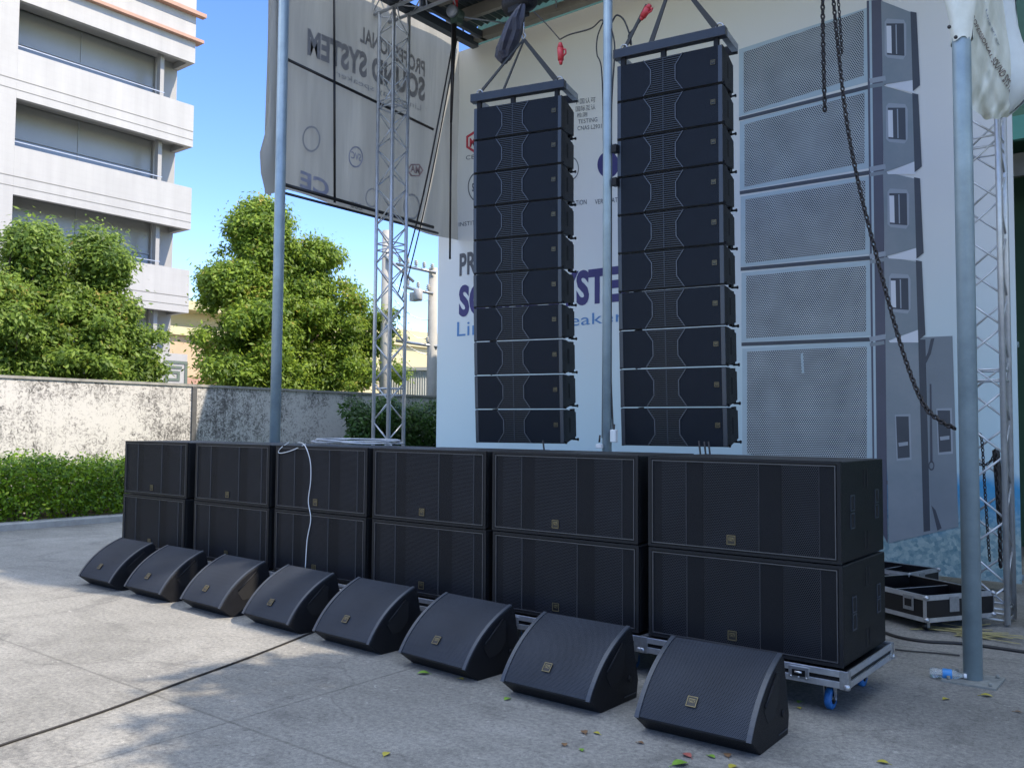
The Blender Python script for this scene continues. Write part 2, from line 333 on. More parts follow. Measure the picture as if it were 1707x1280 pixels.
# ------------------------------------------------------------------ leaves
def leaf_cloud(name, centers, radii, n, size, m, parent, aspect=.42, droop=.3, world=True, fill=.55, inner=.25, clump=.0, flat=None, scatter=0.):
    """n folded leaves spread through clumps; centers (k,3), radii (k,)"""
    C = np.array(centers, float); Rr = np.array(radii, float); k = len(C); wgt = Rr**2; wgt /= wgt.sum()
    idx = rng.choice(k, n, p=wgt); d = rng.normal(size=(n, 3)); d /= np.linalg.norm(d, axis=1)[:, None]
    rad = (fill+(1-fill)*rng.random(n)**.6); rad = np.where(rng.random(n) < inner, rng.random(n)**.5, rad)
    sc = np.ones((n, 3)) if flat is None else np.tile(flat, (n, 1))
    P = C[idx]+d*sc*(Rr[idx]*rad)[:, None]
    if scatter: P = P+rng.normal(size=(n, 3))*scatter*(rng.random(n)[:, None]**2*2.2)
    nrm = d*.7+np.array([.25, -.05, .55])+rng.normal(size=(n, 3))*.45; nrm /= np.linalg.norm(nrm, axis=1)[:, None]
    t = rng.normal(size=(n, 3))+np.array([0, 0, -droop])+d*.5; t -= nrm*(t*nrm).sum(1)[:, None]; t /= np.linalg.norm(t, axis=1)[:, None]
    s = np.cross(nrm, t); L = size*(.5+1.0*rng.random(n))[:, None]; W = L*aspect
    v = np.stack([P, P+t*L*.45+s*W*.5-nrm*L*.05, P+t*L, P+t*L*.45-s*W*.5-nrm*L*.05], 1).reshape(-1, 3)
    if parent and world: v = v-np.array(parent_world(parent))
    me = bpy.data.meshes.new(name); me.vertices.add(4*n); me.vertices.foreach_set('co', v.ravel()); me.loops.add(4*n); me.loops.foreach_set('vertex_index', np.arange(4*n))
    me.polygons.add(n); me.polygons.foreach_set('loop_start', np.arange(n)*4); me.polygons.foreach_set('loop_total', np.full(n, 4)); me.update(); me.validate()
    me.materials.append(m); o = bpy.data.objects.new(name, me); COL.objects.link(o)
    if parent: o.parent = parent
    return o
M['leaf'] = leafmat('tree_leaf', (.055, .11, .016), (.25, .36, .06), (.34, .27, .08), .5)
M['leaf2'] = leafmat('tree_leaf_yellower', (.06, .12, .014), (.29, .41, .055), (.42, .36, .08), .5)
M['leafh'] = leafmat('hedge_leaf', (.035, .09, .008), (.20, .34, .012), (.36, .44, .03), .35)
M['leafd'] = leafmat('shrub_leaf', (.018, .05, .012), (.05, .12, .02), (.09, .15, .03))
M['bark'] = mat('bark', (.13, .10, .075), .9, var=.5, vscale=20, bump=.8, bscale=40)
def tree(name, lab, base, lobes, nleaf, size, m, group, nclump=26, trunk_r=.14, csize=.5):
    t = thing(name, lab, 'tree', base, 0, group); B = Vector(base)
    cs, rs = [], []
    for (c, r) in lobes:
        c = Vector(c)
        for k in range(nclump):
            d = Vector(rng.normal(size=3)); d.normalize(); q = rng.random()**.45
            out_ = rng.random() < .36; p = c+Vector((d.x*r[0], d.y*r[1], d.z*r[2]))*(q*.9 if not out_ else .92+.26*rng.random())
            
            if mnoise.noise(p*1.15+Vector((len(lab), 0, 0))) < -.34: continue
            cs.append(p); rs.append(csize*(.4+.75*rng.random())*(.5 if out_ else 1))
    leaf_cloud('crown', cs, rs, nleaf, size, m, t, fill=.35, inner=.45, flat=(1.1, 1.1, .7), scatter=.085)
    tb = MB(); topz = max(c[2] for c, r in lobes)
    top = Vector((sum(c[0] for c, r in lobes)/len(lobes), sum(c[1] for c, r in lobes)/len(lobes), topz))
    pts = [B+(top-B)*f+Vector((math.sin(f*7)*.12, math.cos(f*5)*.12-.12, 0)) for f in np.linspace(0, 1, 9)]
    tb.path(pts, [trunk_r*(1-.8*f) for f in np.linspace(0, 1, 9)], 8)
    for p in random.sample(cs, min(len(cs), 40)):
        f = min(.85, max(.22, (p.z-B.z)/(top.z-B.z)*.75)); a = B+(top-B)*f; mid = (a+p)*.5+Vector((0, 0, -.12))
        tb.path([a, mid, p], [trunk_r*.32, trunk_r*.18, .008], 5)
    tb.build('trunk', M['bark'], t, world=True); return t
# two crowns in front of the white block, one fuller tree to their right, all beyond the boundary wall
tree('leafy_tree', 'slender peaked green tree at the far left before the white building', (-18, 2.9, 0),
     [((-18, 3.2, 5.2), (.5, .45, .95)), ((-18, 2.6, 3.9), (1.2, 1.1, .9)), ((-17.8, 2.9, 2.8), (1.3, 1.3, .9)), ((-17.6, 1.6, 4.2), (.8, 1.0, 1.1)), ((-18, 3.6, 2.9), (1., 1.0, .8))], 80000, .112, M['leaf'], 'leafy trees beyond the boundary wall', 34, .1, .5)
tree('leafy_tree', 'green tree with reddish tip hiding the lower balconies of the white building', (-18.4, 5.0, 0),
     [((-18.2, 4.75, 5.25), (.45, .5, .85)), ((-18.2, 4.6, 4.4), (.8, .85, .6)), ((-18, 4.9, 3.7), (1.1, 1.25, .8)), ((-18, 4.5, 2.8), (1.3, 1.3, .8)), ((-17.9, 5.25, 2.7), (.45, .3, .4))], 76000, .112, M['leaf'], 'leafy trees beyond the boundary wall', 34, .1, .48)
tree('leafy_tree', 'broad bright green tree with yellowing top between white building and lattice tower', (-18, 9.9, 0),
     [((-18, 9.0, 6.75), (.6, .65, .7)), ((-18, 9.6, 5.6), (1.2, 1.7, 1.0)), ((-17.8, 9.0, 4.6), (1.4, 1.9, 1.1)), ((-17.8, 11.3, 4.6), (1.4, 1.8, 1.05)), ((-17.8, 8.6, 3.3), (1.3, 1.9, 1.0)), ((-17.8, 11.4, 3.1), (1.4, 2.1, 1.1)), ((-17.9, 10.6, 6.1), (.7, .8, .6)), ((-18., 8.1, 5.3), (.6, .65, .5))], 190000, .118, M['leaf2'], 'leafy trees beyond the boundary wall', 48, .17, .52)
t = thing('dark_shrub', 'dark green rounded shrub at the foot of the peeling wall by the lattice tower', 'shrub', (-13.3, 9.6, 0))
cs = [(-13.3+rng.normal()*.3, 9.75+rng.uniform(-1.5, 2.2), .3+rng.random()**.7*1.75) for _ in range(70)]
leaf_cloud('foliage', cs, [.33]*70, 24000, .10, M['leafd'], t, .5)
tb = MB()
for k in range(9): tb.path([(-13.3, 9.6+k*.02, 0), (-13.3+rng.normal()*.15, 9.6+(k-4)*.2, .8), (-13.3+rng.normal()*.2, 9.6+(k-4)*.38, 1.7)], [.03, .02, .008], 5)
tb.build('stem', M['bark'], t, world=True)
t = thing('clipped_hedge', 'low clipped hedge with bright sunlit top along the peeling wall', 'hedge', (-13.6, 2, 0))
def hz(y): return 1.04+.06*math.sin(y*1.7)+.04*math.sin(y*5.1)+.03*math.sin(y*11.3)
cs, rs = [], []
for y in np.arange(-5, 7.2, .13):
    for x in np.arange(-14.1, -12.95, .19):
        for z in np.arange(.28, 1.0, .16):
            edge = z > .8 or x > -13.3 or x < -13.9
            if edge: cs.append((x+rng.normal()*.04, y+rng.normal()*.05, z*hz(y)/1.06+rng.normal()*.05)); rs.append(.14+.07*rng.random())
leaf_cloud('foliage', cs, rs, 90000, .062, M['leafh'], t, .5, .1)
tb = MB()
for y in np.arange(-5, 7.2, .28): tb.path([(-13.5, y, .05), (-13.45+rng.normal()*.08, y+.05, .5), (-13.4+rng.normal()*.12, y+rng.normal()*.1, .9)], [.02, .014, .006], 5)
tb.build('stem', M['bark'], t, world=True)

# ------------------------------------------------------------------ boundary wall
def wall_mat():
    m = bpy.data.materials.new('peeling_whitewash'); m.use_nodes = True; n = m.node_tree.nodes; L = m.node_tree.links; b = n['Principled BSDF']
    tc = n.new('ShaderNodeTexCoord')
    def nz(sc, det, ro, mp=None, dist=0):
        t = n.new('ShaderNodeTexNoise'); t.inputs['Scale'].default_value = sc; t.inputs['Detail'].default_value = det; t.inputs['Roughness'].default_value = ro; t.inputs['Distortion'].default_value = dist
        if mp:
            x = n.new('ShaderNodeMapping'); x.inputs['Scale'].default_value = mp; L.new(tc.outputs['Object'], x.inputs[0]); L.new(x.outputs[0], t.inputs['Vector'])
        else: L.new(tc.outputs['Object'], t.inputs['Vector'])
        return t.outputs['Fac']
    big = nz(.9, 5, .6); fine = nz(12, 10, .74, None, 1.6); streak = nz(3, 8, .75, (1, 3.0, .16))
    s = mth(n, L, 'ADD', mth(n, L, 'MULTIPLY', fine, .72), mth(n, L, 'ADD', mth(n, L, 'MULTIPLY', big, .38), mth(n, L, 'MULTIPLY', streak, .18)))
    r = n.new('ShaderNodeValToRGB'); e = r.color_ramp.elements
    e[0].position = .545; e[0].color = (.10, .095, .09, 1); e[1].position = .665; e[1].color = (.50, .485, .455, 1); x = e.new(.60); x.color = (.27, .26, .245, 1)
    L.new(s, r.inputs[0]); L.new(r.outputs[0], b.inputs['Base Color']); b.inputs['Roughness'].default_value = .9
    bp = n.new('ShaderNodeBump'); bp.inputs['Strength'].default_value = .5; bp.inputs['Distance'].default_value = .01; L.new(s, bp.inputs['Height']); L.new(bp.outputs[0], b.inputs['Normal'])
    return m
t = thing('boundary_wall', 'long whitewashed wall with black peeling mottled paint behind the hedge', 'wall', (-14.6, 5, 0)); WM = wall_mat()
b = MB(); b.box(-14.75, -12, 0, -14.5, 30, 2.40); b.build('wall_face', WM, t, world=True)
b = MB(); b.box(-14.78, -12, 2.402, -14.47, 30, 2.45); b.build('coping', mat('coping_cement', (.34, .33, .30), .85, var=.5, vscale=6), t, world=True)
b = MB(); b.box(-14.497, 4.87, 0, -14.46, 4.97, 2.4); b.build('joint_strip', mat('dark_joint', (.10, .10, .10), .8, var=.4, vscale=8), t, world=True)

# ------------------------------------------------------------------ white balcony building
def tile_mat(name, c, gs=(8, 8)):
    m = bpy.data.materials.new(name); m.use_nodes = True; n = m.node_tree.nodes; L = m.node_tree.links; b = n['Principled BSDF']
    tc = n.new('ShaderNodeTexCoord'); sp = n.new('ShaderNodeSeparateXYZ'); L.new(tc.outputs['Object'], sp.inputs[0])
    gr = None
    for ax, per in ((1, .25), (2, .25)):
        fr = mth(n, L, 'FRACT', mth(n, L, 'DIVIDE', mth(n, L, 'ADD', sp.outputs[ax], 100), per)); q = mth(n, L, 'LESS_THAN', fr, .09); gr = q if gr is None else mth(n, L, 'MAXIMUM', gr, q)
    t = n.new('ShaderNodeTexNoise'); t.inputs['Scale'].default_value = .5; t.inputs['Detail'].default_value = 9; t.inputs['Roughness'].default_value = .7; L.new(tc.outputs['Object'], t.inputs['Vector'])
    x = n.new('ShaderNodeMapping'); x.inputs['Scale'].default_value = (1, 1.2, .12); L.new(tc.outputs['Object'], x.inputs[0])
    t2 = n.new('ShaderNodeTexNoise'); t2.inputs['Scale'].default_value = 2; t2.inputs['Detail'].default_value = 6; L.new(x.outputs[0], t2.inputs['Vector'])
    hs = n.new('ShaderNodeHueSaturation'); hs.inputs['Color'].default_value = (*c, 1)
    val = mth(n, L, 'ADD', mth(n, L, 'MULTIPLY_ADD', t.outputs['Fac'], .3, .72), mth(n, L, 'MULTIPLY', t2.outputs['Fac'], .3))
    L.new(mth(n, L, 'MULTIPLY_ADD', gr, -.03, val), hs.inputs['Value']); L.new(hs.outputs[0], b.inputs['Base Color']); b.inputs['Roughness'].default_value = .6
    return m
WT = tile_mat('white_facade_tile', (.35, .345, .33)); WP = mat('white_plaster', (.35, .345, .33), .8, var=.15, vscale=.8)
BR = mat('brown_cornice', (.42, .25, .18), .7, var=.2, vscale=3); GL = mat('window_glass', (.33, .33, .31), .25, var=.15, vscale=.5, spec=.5); GB = mat('blue_glass', (.25, .275, .30), .2, var=.15, vscale=.5)
t = thing('office_building', 'tall white tiled building with long recessed balconies and brown cornice lines', 'building', (-34, 8, 0))
XO, XI, YE = -30., -31.25, 14.22
def bb(name, m, *boxes):
    b = MB()
    for q in boxes: b.box(*q)
    return b.build(name, m, t, world=True)
bb('solid_tower', WT, (-42, -20, 0, XO, 7.55, 19.4))
bb('core', WP, (-42, 7.55, 0, XI-.3, YE-.02, 17.9))
lv = [(2.1, 4.42), (6.06, 7.77), (9.40, 11.08), (12.73, 14.42), (16.15, 17.75)]
for z0, z1 in lv:
    bb('balcony_slab', WP, (XI, 7.553, z0+.25, XO-.224, YE-.224, z0+.45)); o = bb('balcony_parapet', WT, (XO-.22, 7.552, z0+.002, XO, YE, z1), (XI+.0, YE-.22, z0+.002, XO-.222, YE, z1))
for z0, z1 in lv[:-1]:
    bb('groove', mat('groove_grey', (.22, .21, .19), .8), (XO+.001, -20, z0+.62, XO+.012, YE-.01, z0+.645), (XO+.001, -20, z0+.28, XO+.012, YE-.01, z0+.30))
for i, (z0, z1) in enumerate(lv[:-1]):
    zt = lv[i+1][0]+.25
    bb('end_wall', WP, (XI-.28, 13.25, z0+.46, XI, YE-.03, zt))
    bb('column', WP, (XO-.7, 13.0, z0+.46, XO-.45, 13.16, zt))
    wn = bb('window', GL, (XI-.20, 7.56, z0+.46, XI-.12, 13.24, zt))
    b = MB()
    for y in (10.3,): b.box(XI-.113, y, z0+.47, XI-.09, y+.03, zt-.002)
    b.box(XI-.116, 7.57, zt-1.25, XI-.06, 13.23, zt-1.22)
    o = b.build('frame', mat('window_frame', (.33, .34, .34), .5), wn); 
    o.location = -Vector(parent_world(t)); b = MB(); b.box(XI-.119, 7.57, z0+.47, XI-.114, 13.235, zt-1.26); b.build('lower_pane', GB, wn).location = o.location
    bb('handrail', M['silver'], (XO-.12, 7.56, z1+.16, XO-.09, 12.99, z1+.19))
bb('cornice', BR, (XO, -20, 17.0, XO+.22, YE+.25, 17.12), (XO-.3, YE+.002, 17.0, XO-.002, YE+.25, 17.12), (XO, -20, 18.05, XO+.28, YE+.3, 18.2))
bb('roof_parapet', WT, (XO-.25, 7.6, 17.76, XO-.003, YE, 18.9), (-42, 7.6, 17.95, XO-.252, YE, 18.3))
bb('penthouse', WT, (-38, -10, 19.41, XO-1.5, 12.7, 23))
for ch, px in (('司', 285), ('公', 244), ('限', 204), ('有', 160)):
    p = onX(px-13, 641, XO+.03); h = 1.0
    fit_text('sign_character', ch, (XO+.03, p.y, 3.15), (0, 1.02, 0), (0, 0, .98), mat('grey_sign_letter', (.10, .13, .10), .6), t, (1, 0, 0), .01)

# ------------------------------------------------------------------ far buildings, poles
t = thing('distant_building', 'orange and cream low building seen past the corner of the white block', 'building', (-53, 29, 0))
OR = mat('orange_wall', (.52, .38, .24), .8, var=.2, vscale=.6); CR = mat('cream_wall', (.52, .46, .27), .8, var=.12, vscale=.4)
b = MB(); b.box(-64, 26, 0, -52, 33.5, 7.6); b.build('wall', OR, t, world=True)
b = MB(); b.box(-64, 25.8, 7.602, -51.6, 33.9, 8.15); b.box(-64, 26, 9.3, -51.2, 34.5, 9.9); b.box(-63, 26.4, 8.151, -53, 33, 9.299); b.build('roof', CR, t, world=True)
b = MB(); b.box(-51.998, 26.5, 4.4, -51.95, 33.2, 4.9); b.build('dark_ledge', BR, t, world=True)
t = thing('distant_building', 'pale yellow long building seen behind the lattice tower', 'building', (-45, 36, 0))
b = MB(); b.box(-60, 33, 0, -44, 50, 7.5); b.build('wall', CR, t, world=True)
b = MB(); b.box(-60, 32.9, 7.502, -43.7, 50.2, 8.0); b.box(-58, 33.5, 8.002, -46, 48, 9.0); b.build('roof', CR, t, world=True)
for k in range(9):
    b = MB(); b.box(-43.998, 34+k*1.7, 4.2, -43.95, 35.0+k*1.7, 5.6); wn = b.build('window', mat('amber_window', (.38, .30, .2), .4), t, world=True)
b = MB(); b.box(-43.6, 33, 3.1, -43.3, 50, 3.35); b.build('pipe', mat('pipe_orange', (.5, .28, .12), .5), t, world=True)
t = thing('equipment_cabinet', 'white corrugated metal cabinet behind the wall between tower and backdrop', 'cabinet', (-19.5, 17.5, 0))
b = MB(); pa, pb = onD(652, 640, 27), onD(731, 640, 27); 
prof = []
N = 40; dv = Vector((pb.x-pa.x, pb.y-pa.y, 0)); nv = Vector((dv.y, -dv.x, 0)).normalized()
for k in range(N+1):
    q = pa+dv*(k/N)+nv*(.03 if k % 2 else 0); prof.append((q.x, q.y))
back = [(p[0]-nv.x*1.4, p[1]-nv.y*1.4) for p in (prof[-1], prof[0])]
b.prism(prof+back, 'z', 0, 3.35); b.build('body', mat('white_sheet_metal', (.62, .64, .62), .4, .1, var=.2, vscale=2), t, world=True)
b = MB(); b.prism([(pa.x-dv.x*.03+nv.x*.1, pa.y-dv.y*.03+nv.y*.1), (pb.x+dv.x*.03+nv.x*.1, pb.y+dv.y*.03+nv.y*.1), (pb.x-nv.x*1.5, pb.y-nv.y*1.5), (pa.x-nv.x*1.5, pa.y-nv.y*1.5)], 'z', 3.352, 3.45)
b.build('lid', mat('grey_lid', (.45, .46, .45), .5), t, world=True)
PC = mat('concrete_pole', (.42, .41, .38), .8, var=.2, vscale=3); CER = mat('insulator_white', (.6, .6, .58), .3)
def pole(lab, px, pyt, D_):
    p = onD(px, pyt, D_); t = thing('utility_pole', lab, 'pole', (p.x, p.y, 0), 0, 'concrete utility poles behind the wall')
    b = MB(); b.tube((p.x, p.y, 0), (p.x, p.y, p.z), .17, 14, .125); b.build('pole_shaft', PC, t, world=True); return t, p
t1, p1 = pole('thick concrete utility pole standing behind the lattice tower', 645, 385, 25)
t2, p2 = pole('concrete utility pole with cross-arms right beside the white backdrop', 722, 447, 25)
dirv = Vector((p2.x-p1.x, p2.y-p1.y, 0)).normalized()
def arm(tt, px, py0, px1, py1, nins=3):
    a, c = onD(px, py0, 24.8), onD(px1, py1, 24.8); b = MB(); b.tube(a, c, .045, 6)
    ar = b.build('cross_arm', M['steel'], tt, world=True); b = MB()
    for k in range(nins):
        q = a.lerp(c, (k+.5)/nins); b.lathe([(.02, 0), (.02, .05), (.07, .06), (.03, .1), (.07, .12), (.03, .16), (.06, .18), (.0, .2)], (q.x, q.y, q.z+.04), 8)
    o = b.build('insulator', CER, ar); o.location = -Vector(parent_world(tt))
arm(t2, 660, 440, 727, 455, 5); arm(t2, 672, 478, 722, 490, 3); arm(t2, 660, 568, 730, 578, 2); arm(t1, 640, 425, 690, 470, 2)
b = MB(); q = onD(697, 492, 24.6); b.lathe([(0, -.16), (.11, -.16), (.13, -.1), (.13, .14), (.08, .18), (0, .18)], q, 10); b.box(q.x-.24, q.y-.1, q.z-.16, q.x-.08, q.y+.1, q.z+.08)
b.build('transformer', mat('transformer_grey', (.42, .43, .44), .5, var=.3), t2, world=True)
for k in range(5):
    y0 = 470+k*30; a, c = onD(655+k*3, y0, 24.5), onD(725, y0+30, 24.9); mid = a.lerp(c, .5)+Vector((0, 0, -.35-.1*(k % 3))); b = MB()
    b.path([a.lerp(mid, u).lerp(mid.lerp(c, u), u) for u in np.linspace(0, 1, 12)], .010, 5); b.build('drop_wire', M['steel'], t2, world=True)

# ------------------------------------------------------------------ factory hall behind and to the right, plus added shading wing
GW = mat('green_cladding', (.075, .17, .105), .6, col2=(.05, .12, .08), vscale=.9, bump=.2, bscale=4)
t = thing('factory_hall', 'dark green clad factory hall behind the backdrop at the right edge', 'building', (2, 8, 0))
b = MB(); b.box(-9.3, 7.6, 0, -.9, 30, 9.9); b.box(-.898, 9.2, 0, 2.4, 30, 9.9); b.box(2.4, 7.6, 0, 16, 30, 9.9); b.box(-.898, 7.6, 5.45, 2.4, 9.199, 9.9)
b.build('wall', GW, t, world=True)
b = MB(); b.box(6.2, 2.4, 0, 16, 7.598, 11.9); b.box(6.2, 3.4, 11.901, 7.2, 7.3, 16.5); b.build('added_shade_wing', mat('pale_bounce_render', (.72, .71, .68), .8, var=.1, vscale=1), t, world=True)  # unseen wing and tall block added to shade the stage; pale to bounce light
b = MB(); b.box(-9.5, 7.3, 9.902, 16.2, 30.2, 10.1); b.build('roof', mat('roof_edge_green', (.07, .2, .13), .5), t, world=True)
b = MB(); b.box(-.9, 7.5, 5.32, 2.5, 7.598, 5.62); b.build('lintel_band', mat('teal_band', (.10, .33, .28), .5, var=.2, vscale=2), t, world=True)
b = MB(); b.box(-.88, 7.9, 4.95, 2.38, 8.0, 5.25); b.build('rolled_shutter', mat('grey_shutter', (.22, .22, .21), .5, var=.3, vscale=5), t, world=True)
b = MB(); b.tube((.12, 7.75, 0), (.12, 7.75, 4.55), .09, 12); b.tube((.12, 7.75, 4.5), (1.2, 7.75, 4.62), .09, 12)
b.build('white_column', mat('white_column_paint', (.55, .56, .50), .6, var=.2), t, world=True)
b = MB(); b.box(.22, 8.4, 0, 2.3, 8.45, 4.3); b.build('door', mat('green_door', (.05, .22, .09), .5, var=.2), t, world=True)

tree('shade_tree', 'broad tree standing beside the yard to the right of the stage', (7.6, -1.4, 0),
     [((4.9, .55, 7.0), (1.7, 1.4, .9)), ((6.2, -.95, 7.0), (1.9, 1.7, 1.0)), ((7.9, -2.2, 7.0), (2.3, 2.0, 1.2)), ((6.8, .9, 7.6), (1.5, 1.2, .9)), ((9.5, -4.0, 7), (2.3, 2.2, 1.2))], 90000, .20, M['leafd'], 'shade trees beside the yard', 75, .22, .6)

# ------------------------------------------------------------------ backdrop banner
BY = 5.0
def banner_mat():
    m = bpy.data.materials.new('printed_banner'); m.use_nodes = True; n = m.node_tree.nodes; L = m.node_tree.links; b = n['Principled BSDF']
    tc = n.new('ShaderNodeTexCoord'); sp = n.new('ShaderNodeSeparateXYZ'); L.new(tc.outputs['Object'], sp.inputs[0]); z = sp.outputs[2]
    def nz(sc, det=6, ro=.6, mp=None):
        t = n.new('ShaderNodeTexNoise'); t.inputs['Scale'].default_value = sc; t.inputs['Detail'].default_value = det; t.inputs['Roughness'].default_value = ro
        if mp: x = n.new('ShaderNodeMapping'); x.inputs['Scale'].default_value = mp; L.new(tc.outputs['Object'], x.inputs[0]); L.new(x.outputs[0], t.inputs['Vector'])
        else: L.new(tc.outputs['Object'], t.inputs['Vector'])
        return t.outputs['Fac']
    r = n.new('ShaderNodeValToRGB'); e = r.color_ramp.elements
    st = [(0, (.42, .60, .68)), (.13, (.48, .64, .70)), (.3, (.57, .68, .70)), (.45, (.66, .70, .70)), (.62, (.74, .73, .70)), (.8, (.79, .77, .70)), (1, (.81, .78, .68))]
    e[0].color = (*st[0][1], 1); e[1].color = (*st[-1][1], 1)
    for p, c in st[1:-1]: x = e.new(p); x.color = (*c, 1)
    zz = mth(n, L, 'ADD', mth(n, L, 'DIVIDE', z, 7.6), mth(n, L, 'MULTIPLY', mth(n, L, 'SUBTRACT', nz(.7, 3), .5), .12)); L.new(zz, r.inputs[0])
    # printed beach: shallow water over pebbles in the lowest metre and a half
    v = n.new('ShaderNodeTexVoronoi'); v.inputs['Scale'].default_value = 26; L.new(tc.outputs['Object'], v.inputs['Vector'])
    pr = n.new('ShaderNodeValToRGB'); q = pr.color_ramp.elements; q[0].color = (.10, .22, .26, 1); q[1].color = (.42, .52, .50, 1); q[0].position = .25; q[1].position = .75
    sc = n.new('ShaderNodeSeparateColor'); L.new(v.outputs['Color'], sc.inputs[0]); L.new(mth(n, L, 'ADD', mth(n, L, 'MULTIPLY', sc.outputs[0], .35), mth(n, L, 'MULTIPLY', nz(14, 9, .75), .65)), pr.inputs[0])
    f = mth(n, L, 'SUBTRACT', 1.05, mth(n, L, 'ADD', z, mth(n, L, 'MULTIPLY', mth(n, L, 'SUBTRACT', nz(1.1, 7), .5), .7)))
    mr = n.new('ShaderNodeMapRange'); L.new(f, mr.inputs[0]); mr.inputs[1].default_value = 0; mr.inputs[2].default_value = .5
    wa = n.new('ShaderNodeMix'); wa.data_type = 'RGBA'; L.new(mr.outputs[0], wa.inputs[0]); wa.inputs[6].default_value = (.05, .30, .55, 1); L.new(pr.outputs[0], wa.inputs[7])
    mr2 = n.new('ShaderNodeMapRange'); L.new(f, mr2.inputs[0]); mr2.inputs[1].default_value = -.18; mr2.inputs[2].default_value = .0
    mx = n.new('ShaderNodeMix'); mx.data_type = 'RGBA'; L.new(mr2.outputs[0], mx.inputs[0]); L.new(r.outputs[0], mx.inputs[6]); L.new(wa.outputs[2], mx.inputs[7])
    L.new(mx.outputs[2], b.inputs['Base Color']); b.inputs['Roughness'].default_value = .45
    bp = n.new('ShaderNodeBump'); bp.inputs['Strength'].default_value = .8; bp.inputs['Distance'].default_value = .06
    L.new(mth(n, L, 'ADD', nz(.8, 3, .5, (1, 1, .35)), mth(n, L, 'MULTIPLY', nz(2.2, 3, .5, (1, 1, .3)), .25)), bp.inputs['Height']); L.new(bp.outputs[0], b.inputs['Normal'])
    return m
BX0, BX1, BZ1 = -7.84, .145, 7.50
t = bd = thing('backdrop_banner', 'huge pale blue printed backdrop banner with loudspeaker picture and company slogans', 'banner', (-3.8, BY, 0))
b = MB(); b.box(BX0, BY, .10, BX1, BY+.012, BZ1); b.build('banner_sheet', banner_mat(), t, world=True)
b = MB()
for x in (BX0+.05, -5.2, -2.5, BX1-.1): b.tube((x, BY+.06, 0), (x, BY+.06, BZ1), .03, 8)
for z in (.15, 2.5, 5, 7.45): b.tube((BX0, BY+.12, z), (BX1, BY+.12, z), .03, 8)
b.build('support_frame', M['galv'], t, world=True)
TH = [0.002]
def poly(name, pts, m, dy=.003, uv=False, smooth=False):
    """a printed shape on the banner, given by its outline on the banner face"""
    P = [onY(x, y, BY) for x, y in pts]; P = [Vector((p.x, BY-dy, p.z)) for p in P]
    b = MB(); b.face(P, [(p.x, p.z) for p in P] if uv else None); return b.build(name, m, bd, world=True)
def btext(s, x0, y0, x1, y1, h0, m, bold=0., name='printed_text', h1=None):
    """words between left pixel (x0, baseline y0) and right pixel (x1, baseline y1), height h0 px at the left"""
    a, c, tp = onY(x0, y0, BY), onY(x1, y1, BY), onY(x0, y0-h0, BY)
    return fit_text(name, s, (a.x, BY-.003, a.z), (c.x-a.x, 0, c.z-a.z), (0, 0, tp.z-a.z), m, bd, (0, -1, 0), bold, .001)
btext('PROFESSIONAL', 766, 461, 950, 429, 38, M['inkgrey'], .03)
btext('SOUND SYSTEM', 765, 529, 1070, 500, 53, M['inknavy'], .045)
btext('Line', 762, 561, 820, 556, 24, M['inkblue'], .0); btext('array', 832, 559, 905, 549, 19, M['inkblue'], .0); btext('speaker', 917, 553, 1040, 542, 24, M['inkblue'], .0)
btext('中国认可', 958, 175, 993, 171, 9, M['inkgrey']); btext('国际互认', 960, 187, 993, 183, 9, M['inkgrey']); btext('检测', 962, 197, 979, 195, 8, M['inkgrey'])
btext('TESTING', 964, 207, 996, 203, 7, M['inkgrey']); btext('CNAS L2931', 963, 218, 1003, 214, 7, M['inkgrey'])
btext('CERTIFICATION', 925, 346, 978, 341, 8, M['inkgrey']); btext('VERIFICATION', 992, 341, 1045, 336, 8, M['inkgrey']); btext('INSTITUTE', 765, 378, 810, 373, 7, M['inkgrey'])
def ring(cx, cy, rx, ry, m, wd=.12, n=40, name='printed_emblem', dy=.003, sides=None, rot=0):
    n = sides or n; b = MB(); c0 = onY(cx, cy, BY)
    def P(k, f):
        t_ = 2*math.pi*k/n+rot; p = onY(cx+rx*f*math.cos(t_), cy+ry*f*math.sin(t_), BY); return (p.x, BY-dy, p.z)
    for k in range(n):
        if wd >= 1: b.face([P(k, 1), P(k+1, 1), (c0.x, BY-dy, c0.z)])
        else: b.face([P(k, 1), P(k+1, 1), P(k+1, 1-wd), P(k, 1-wd)])
    return b.build(name, m, bd, world=True)
ring(792, 237, 17, 19, M['inkred'], .24, sides=6, rot=math.pi/6); btext('MA', 783, 246, 803, 244, 15, M['inkred'], .04)
btext('CB', 777, 267, 792, 265, 7, M['inkgrey'])
ring(797, 312, 17, 25, M['inkgrey'], .09); btext('SMVA', 787, 320, 806, 317, 14, M['inkgrey'], .03)
ring(953, 281, 12, 19, M['inkgrey'], .1); ring(1014, 275, 18, 22, M['inknavy'], 1.)
# printed picture of a big array on the right part of the banner
PG = perf('printed_silver_mesh', (.52, .55, .55), (.035, .05, .065), .0235, .365, .5)
PF = mat('printed_frame', (.46, .56, .60), .5, var=.1, vscale=3); PD = mat('printed_shadow', (.07, .078, .095), .5, var=.2, vscale=3)
PS = mat('printed_side', (.29, .31, .33), .5, col2=(.20, .245, .265), vscale=1.6); PS2 = mat('printed_rail', (.11, .11, .145), .5, var=.2, vscale=2)
LW = mat('printed_white', (.70, .72, .76), .5); PLT = mat('printed_light_grey', (.34, .37, .41), .5)
def lerp(a, b_, f): return a+(b_-a)*f
